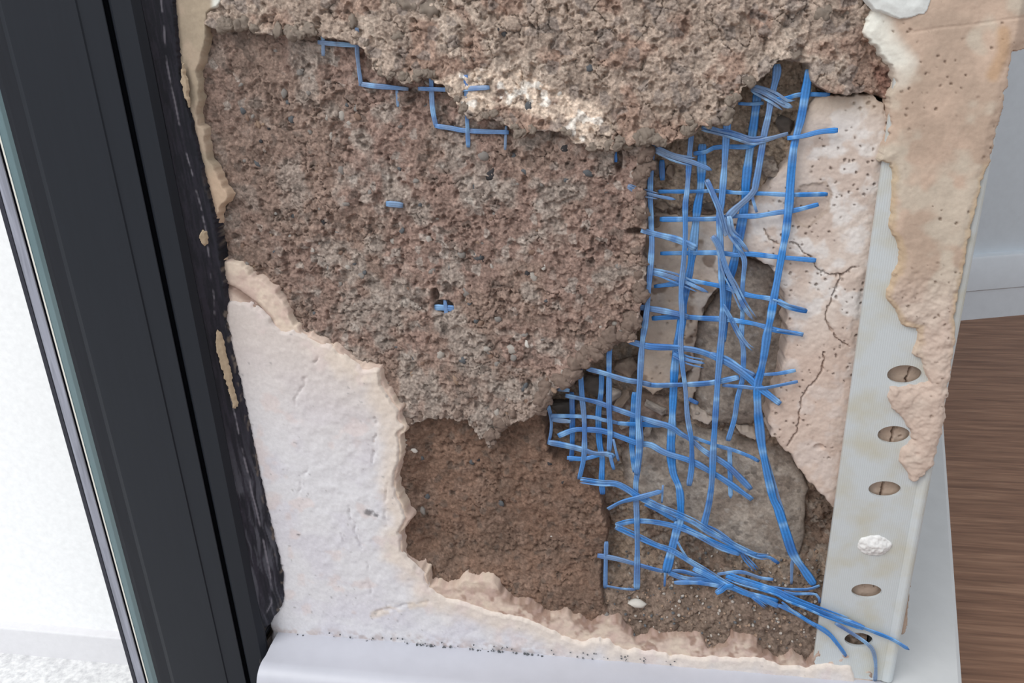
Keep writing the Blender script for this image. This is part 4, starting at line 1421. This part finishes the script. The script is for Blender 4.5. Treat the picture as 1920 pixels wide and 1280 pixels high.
net4 = empty('mesh_remnant', tuple(P(836, 590, 0.004)))
tag(net4, 'tiny blue mesh crossing at the bottom of a small dark hole in the mortar', 'mesh', group='mesh remnants in the mortar')
strand(net4, [(815, 576), (836, 577), (854, 579)], 12, 4.2, 0.5)
strand(net4, [(834, 562), (836, 578), (837, 594)], 7, 4.0, 0.5)
net5 = empty('mesh_remnant', tuple(P(1154, 305, 0.004)))
tag(net5, 'thin blue sliver of mesh beside a narrow dark slot in the mortar', 'mesh', group='mesh remnants in the mortar')
strand(net5, [(1153, 282), (1154, 292), (1155, 304)], 5, 3.6, 0.1)

# ------------------------------------------------------------------ pebbles and crumbs in the mortar
PEB_COL = {'pale': lin(176, 168, 160), 'grey': lin(142, 136, 131), 'slate': lin(98, 100, 103), 'black': lin(66, 64, 66), 'tan': lin(158, 134, 116),
           'brown': lin(138, 114, 100), 'white': lin(214, 208, 200)}
PEB_MAT = {k: rough_mat('pebble_' + k, tone=v, amount=0.2, scale=1300, bump=0.5, bump_d=0.0003, rough=0.85) for k, v in PEB_COL.items()}


def pebble_mesh(name, sd, flat=0.7, sub=2, ang=0.5, clod=False):
    rnd = random.Random(sd)
    bm = bmesh.new()
    bmesh.ops.create_icosphere(bm, subdivisions=sub, radius=1)
    ph = [rnd.uniform(0, 6) for _ in range(6)]
    planes = [(Vector((rnd.gauss(0, 1), rnd.gauss(0, 1), rnd.gauss(0, 1))).normalized(), rnd.uniform(0.62, 0.85)) for _ in range(7)]
    for v in bm.verts:
        d = v.co.normalized()
        r = 1 + 0.10 * math.sin(3 * d.x + ph[0]) * math.sin(3 * d.y + ph[1]) + 0.08 * math.sin(5 * d.z + ph[2])
        c = d * r
        for n, lim in planes:
            k = c.dot(n)
            if k > lim:
                c -= n * (k - lim) * ang
        if clod:
            q = c * 1.7 + Vector((sd, sd * .3, 0))
            c *= 1 + 0.42 * noise.noise(q) + 0.24 * noise.noise(q * 2.6) + 0.14 * noise.noise(q * 5.5)
        else:
            c *= 1 + 0.24 * noise.noise(c * 1.8 + Vector((sd, 0, 0))) + 0.10 * noise.noise(c * 4.5 + Vector((0, sd, 0)))
        c.y *= flat
        v.co = c
    for f in bm.faces:
        f.smooth = True
    me = bpy.data.meshes.new(name); bm.to_mesh(me); bm.free()
    return me


PEB = {}
for k in PEB_COL:
    for q in range(3):
        me = pebble_mesh('pebble', hash(k) % 97 + q * 31 if False else sum(map(ord, k)) + q * 31, ang=1.0 if q else 0.8)
        me.materials.append(PEB_MAT[k])
        PEB[k, q] = me
CLOD_TONE = {'up': lin(170, 155, 142), 'low': lin(156, 136, 124)}
for k in CLOD_TONE:
    for q in range(3):
        me = pebble_mesh('mortar_clod', 5 + q * 17 + len(k), flat=0.75, sub=3, ang=0.4, clod=True)
        at = me.color_attributes.new('tone', 'FLOAT_COLOR', 'POINT')
        co = np.empty(len(me.vertices) * 3, np.float32); me.vertices.foreach_get('co', co); co = co.reshape(-1, 3)
        t = 0.55 + 0.9 * fbm(co[:, 0] * 3 + co[:, 1] * 2 + 20 + q, co[:, 2] * 3 + co[:, 1] + 20, 3, q, 0.7)
        c4 = np.ones((len(co), 4), np.float32); c4[:, :3] = CLOD_TONE[k] * t[:, None]
        at.data.foreach_set('color', c4.ravel())
        me.materials.append(MAT_MORTAR)
        PEB[k, q] = me
prnd = random.Random(99)


def pebble(px, py, r, kind, name='pebble', y=None, asp=1.0, sink=0.42):
    if y is None:
        for lay in ('upper_mortar', 'lower_mortar', 'inner_mortar', 'rubble_core'):
            y = level(lay, px, py)
            if y is not None:
                break
        if y is None:
            return
    c = P(px, py, y)
    rm = r * np.linalg.norm(c - CAM) / F
    o = bpy.data.objects.new(name, PEB[kind, prnd.randrange(3)])
    COL.objects.link(o)
    o.parent = wroot
    o.matrix_parent_inverse = Matrix.Translation(-Vector(wroot.location))
    o.location = (c[0], y + rm * sink, c[2])
    o.rotation_euler = (prnd.uniform(-.4, .4), prnd.uniform(0, 6.28), prnd.uniform(-.4, .4))
    o.scale = (rm * asp, rm * 0.9, rm / asp)
    return o


for (x, y, r, k) in ((640, 217, 14, 'pale'), (668, 198, 9, 'grey'), (546, 224, 9, 'slate'), (920, 327, 14, 'black'), (1060, 276, 15, 'black'),
                     (746, 296, 8, 'pale'), (748, 315, 7, 'slate'), (905, 293, 20, 'grey'), (960, 294, 12, 'slate'), (1100, 324, 14, 'slate'),
                     (983, 322, 9, 'slate'), (1015, 345, 10, 'grey'), (668, 203, 8, 'slate'), (640, 320, 11, 'grey'), (655, 230, 8, 'pale'),
                     (608, 415, 9, 'black'), (548, 405, 8, 'slate'), (690, 360, 9, 'grey'), (884, 375, 11, 'pale'), (650, 500, 12, 'pale'),
                     (663, 493, 7, 'slate'), (683, 512, 6, 'slate'), (803, 450, 10, 'pale'), (808, 510, 14, 'grey'), (895, 482, 13, 'slate'),
                     (866, 477, 12, 'grey'), (905, 485, 8, 'black'), (988, 513, 7, 'black'), (1000, 520, 13, 'pale'), (1020, 500, 9, 'white'),
                     (960, 655, 15, 'pale'), (986, 646, 11, 'white'), (962, 672, 10, 'grey'), (912, 655, 10, 'pale'), (915, 663, 8, 'grey'),
                     (826, 665, 12, 'pale'), (868, 676, 10, 'slate'), (932, 682, 9, 'grey'), (854, 712, 14, 'tan'), (1058, 703, 12, 'pale'),
                     (934, 600, 10, 'grey'), (875, 550, 20, 'grey'), (785, 605, 14, 'grey'), (885, 866, 9, 'slate'), (895, 862, 6, 'black'),
                     (790, 860, 8, 'slate'), (800, 930, 10, 'slate'), (790, 958, 12, 'grey'), (940, 945, 9, 'slate'), (885, 1045, 10, 'grey'),
                     (930, 1093, 9, 'slate'), (1030, 870, 6, 'black'), (1055, 905, 5, 'black'), (1034, 1005, 4, 'white'), (970, 345, 8, 'grey'),
                     (890, 350, 9, 'slate'), (780, 340, 8, 'grey'), (790, 385, 8, 'slate'), (600, 455, 8, 'pale'), (545, 443, 6, 'white'), (585, 470, 8, 'pale'),
                     (504, 240, 6, 'black'), (488, 265, 6, 'black'), (580, 250, 9, 'grey'), (620, 255, 10, 'pale'), (1136, 1153, 8, 'grey'),
                     (945, 60, 9, 'slate'), (935, 55, 6, 'black'), (1105, 128, 9, 'slate'), (990, 200, 12, 'slate'), (1150, 90, 12, 'up'),
                     (1010, 160, 12, 'white'), (1050, 176, 9, 'white'), (870, 110, 9, 'up'), (890, 108, 8, 'grey'), (745, 68, 15, 'up'), (660, 40, 13, 'up'),
                     (800, 20, 26, 'up'), (765, 10, 24, 'up'), (740, 5, 20, 'up'), (1545, 25, 18, 'up'), (1580, 30, 20, 'up'), (1487, 104, 15, 'up'),
                     (775, 845, 8, 'white'), (764, 832, 10, 'white')):
    pebble(x, y, r * 0.8, k, asp=prnd.uniform(0.85, 1.25))
for n in range(150):
    x = prnd.uniform(450, 1200); y = prnd.uniform(80, 780)
    if level('lower_mortar', x, y) is None or level('upper_mortar', x, y) is not None:
        continue
    pebble(x, y, prnd.choice((4, 5, 5, 6, 7, 8)), prnd.choice(('grey', 'grey', 'brown', 'tan', 'pale', 'slate', 'brown')), asp=prnd.uniform(0.75, 1.35), sink=0.45)
# clods along the broken edges
for line, n, rr in ((MID_RIGHT, 90, (7, 16)), (UP_LEDGE[:9], 34, (6, 13)), (UP_LEDGE[24:34], 44, (6, 12)), (UP_LEDGE[10:24], 44, (5, 10)), (LOW_LEDGE, 30, (5, 11))):
    segs = list(zip(line[:-1], line[1:]))
    for i in range(n):
        (ax, ay), (bx, by) = segs[prnd.randrange(len(segs))]
        t = prnd.random()
        x = ax + (bx - ax) * t + prnd.uniform(-16, 4); y = ay + (by - ay) * t + prnd.uniform(-14, 2)
        if y < -20:
            continue
        up = level('upper_mortar', x, y)
        yy = up if up is not None else level('lower_mortar', x, y)
        if yy is None:
            continue
        kind = 'low' if up is None else 'up'
        pebble(x, y, prnd.uniform(*rr), kind, 'mortar_clod', y=yy, asp=prnd.uniform(0.85, 1.2), sink=0.3)

# broken chips of the old wall lying in the hollow behind the mesh
CHIP = {}


def shard_mesh(name, sd, tone):
    """angular broken stone: hull of a few points, its faces roughened"""
    rnd = random.Random(sd)
    bm = bmesh.new()
    for _ in range(13):
        d = Vector((rnd.gauss(0, 1), rnd.gauss(0, 1), rnd.gauss(0, 1))).normalized() * rnd.uniform(0.85, 1.1)
        bm.verts.new(d)
    r = bmesh.ops.convex_hull(bm, input=bm.verts)
    junk = [g for g in r['geom_interior'] if isinstance(g, bmesh.types.BMVert)]
    bmesh.ops.delete(bm, geom=junk, context='VERTS')
    bmesh.ops.bevel(bm, geom=list(bm.edges), offset=0.05, segments=1, affect='EDGES')
    bmesh.ops.triangulate(bm, faces=bm.faces)
    bmesh.ops.subdivide_edges(bm, edges=bm.edges, cuts=2, use_grid_fill=True)
    for v in bm.verts:
        q = v.co * 2.6 + Vector((sd, 0, 0))
        v.co *= 1 + 0.13 * noise.noise(q) + 0.09 * noise.noise(q * 2.7)
    for f in bm.faces:
        f.smooth = True
    me = bpy.data.meshes.new(name); bm.to_mesh(me); bm.free()
    co = np.empty(len(me.vertices) * 3, np.float32); me.vertices.foreach_get('co', co); co = co.reshape(-1, 3)
    t = 0.5 + fbm(co[:, 0] * 3 + co[:, 1] * 2 + 30, co[:, 2] * 3 + 30, 3, sd, 0.7)
    c4 = np.ones((len(co), 4), np.float32); c4[:, :3] = tone * t[:, None]
    at = me.color_attributes.new('tone', 'FLOAT_COLOR', 'POINT')
    at.data.foreach_set('color', c4.ravel())
    return me


SHARD = {'grey': lin(134, 124, 116), 'tan': lin(170, 150, 134), 'pale': lin(206, 192, 180), 'slate': lin(110, 104, 98)}
for k in ('grey', 'tan', 'pale', 'slate'):
    for q in range(2):
        me = shard_mesh('rubble_stone', 41 + q * 7 + len(k), SHARD[k])
        me.materials.append(MAT_MORTAR)
        CHIP[k, q] = me
for n, (x, y, rx, ry, rot, k, d) in enumerate(((1058, 764, 34, 28, 0.2, 'slate', 11.5), (1112, 722, 26, 30, 0.0, 'grey', 11.5), (1150, 742, 27, 17, -0.7, 'pale', 9.5),
                                               (1166, 752, 12, 25, 0.5, 'tan', 9.0), (1175, 690, 30, 24, 0.1, 'tan', 8.8), (1228, 765, 24, 15, 0.3, 'pale', 10.2),
                                               (1126, 752, 9, 11, 0.4, 'pale', 9.5), (1132, 776, 11, 8, 0.1, 'pale', 9.8), (1047, 812, 15, 9, 0.2, 'tan', 9.6),
                                               (1088, 786, 12, 8, 0.6, 'pale', 9.8), (1120, 815, 14, 18, 0.0, 'tan', 10.0), (1172, 800, 14, 9, -0.8, 'pale', 10.0),
                                               (1214, 812, 11, 16, 0.3, 'pale', 10.2), (1250, 790, 14, 10, 0.0, 'tan', 10.4), (1306, 778, 10, 7, 0.3, 'pale', 10.2),
                                               (1232, 312, 12, 18, 0.2, 'pale', 9.0), (1258, 322, 13, 20, 0.1, 'tan', 8.4), (1272, 300, 10, 12, 0.5, 'pale', 8.6),
                                               (1242, 388, 16, 12, 0.0, 'tan', 7.6), (1232, 418, 9, 13, 0.2, 'tan', 7.6), (1330, 388, 16, 14, 0.4, 'grey', 9.0),
                                               (1382, 355, 13, 7, 0.2, 'pale', 9.0), (1432, 232, 12, 16, 0.0, 'tan', 8.6), (1470, 232, 18, 20, 0.3, 'grey', 8.8))):
    c = P(x, y, d * 0.001); f = np.linalg.norm(c - CAM) / F
    o = bpy.data.objects.new('rubble_stone', CHIP[k, n % 2]); COL.objects.link(o)
    o.parent = wroot; o.matrix_parent_inverse = Matrix.Translation(-Vector(wroot.location))
    o.location = (c[0], c[1] + 0.0012, c[2]); o.scale = (rx * f, min(rx, ry) * f * 0.75, ry * f)
    o.rotation_euler = (prnd.uniform(-.3, .3), rot, prnd.uniform(-.3, .3))

# loose grit on the ledge: one heap nobody could count
def grit(name, spots, parent, mat):
    bm = bmesh.new()
    rnd = random.Random(5)
    for (x, y, yy, r) in spots:
        c = P(x, y, yy); rm = r * np.linalg.norm(c - CAM) / F
        m = Matrix.Translation(Vector(c)) @ Matrix.Rotation(rnd.uniform(0, 6), 4, Vector((rnd.random(), rnd.random(), rnd.random() + .1)).normalized()) @ Matrix.Diagonal((rm, rm * rnd.uniform(.6, 1), rm * rnd.uniform(.6, 1), 1))
        bmesh.ops.create_icosphere(bm, subdivisions=1, radius=1, matrix=m)
    me = bpy.data.meshes.new(name); bm.to_mesh(me); bm.free()
    o = link(name, me, mat, parent)
    o['kind'] = 'stuff'
    return o


for nm, kind, cnt in (('pale_grit', 'pale', 150), ('dark_grit', 'slate', 130), ('brown_grit', 'tan', 170)):
    sp = []
    for i in range(cnt):
        x = prnd.uniform(1120, 1540); y = prnd.uniform(1030, 1215)
        yy = level('rubble_core', x, y)
        if yy is None: continue
        sp.append((x, y, yy - 0.0001, prnd.uniform(1.3, 3.6)))
    grit(nm, sp, wroot, PEB_MAT[kind])
sp = [(x, 1184 + 0.078 * (x - 520) + prnd.uniform(-6, 5), -0.0006, prnd.uniform(0.7, 2.2)) for x in [prnd.uniform(530, 1290) for _ in range(70)]]
sp += [(x, 1199 + 0.085 * (x - 640) + prnd.uniform(-4, 4), -0.0006, prnd.uniform(0.8, 3.0)) for x in [prnd.uniform(780, 1020) for _ in range(90)]]
grit('skirting_dirt', sp, wroot, PEB_MAT['slate'])

# white chip of plaster lying on the ledge
cy = level('rubble_core', 1195, 1131)
c = P(1195, 1131, cy - 0.0006)
me = pebble_mesh('plaster_chip', 4, flat=1.0, ang=0.9); me.materials.append(PEB_MAT['white'])
o = bpy.data.objects.new('plaster_chip', me); COL.objects.link(o)
rm = np.linalg.norm(c - CAM) / F
o.location = tuple(c); o.scale = (17 * rm, 9 * rm, 8 * rm); o.rotation_euler = (0.3, 0.15, 0)
tag(o, 'small white oval chip of plaster lying on the dirt ledge below the mesh', 'plaster chip')
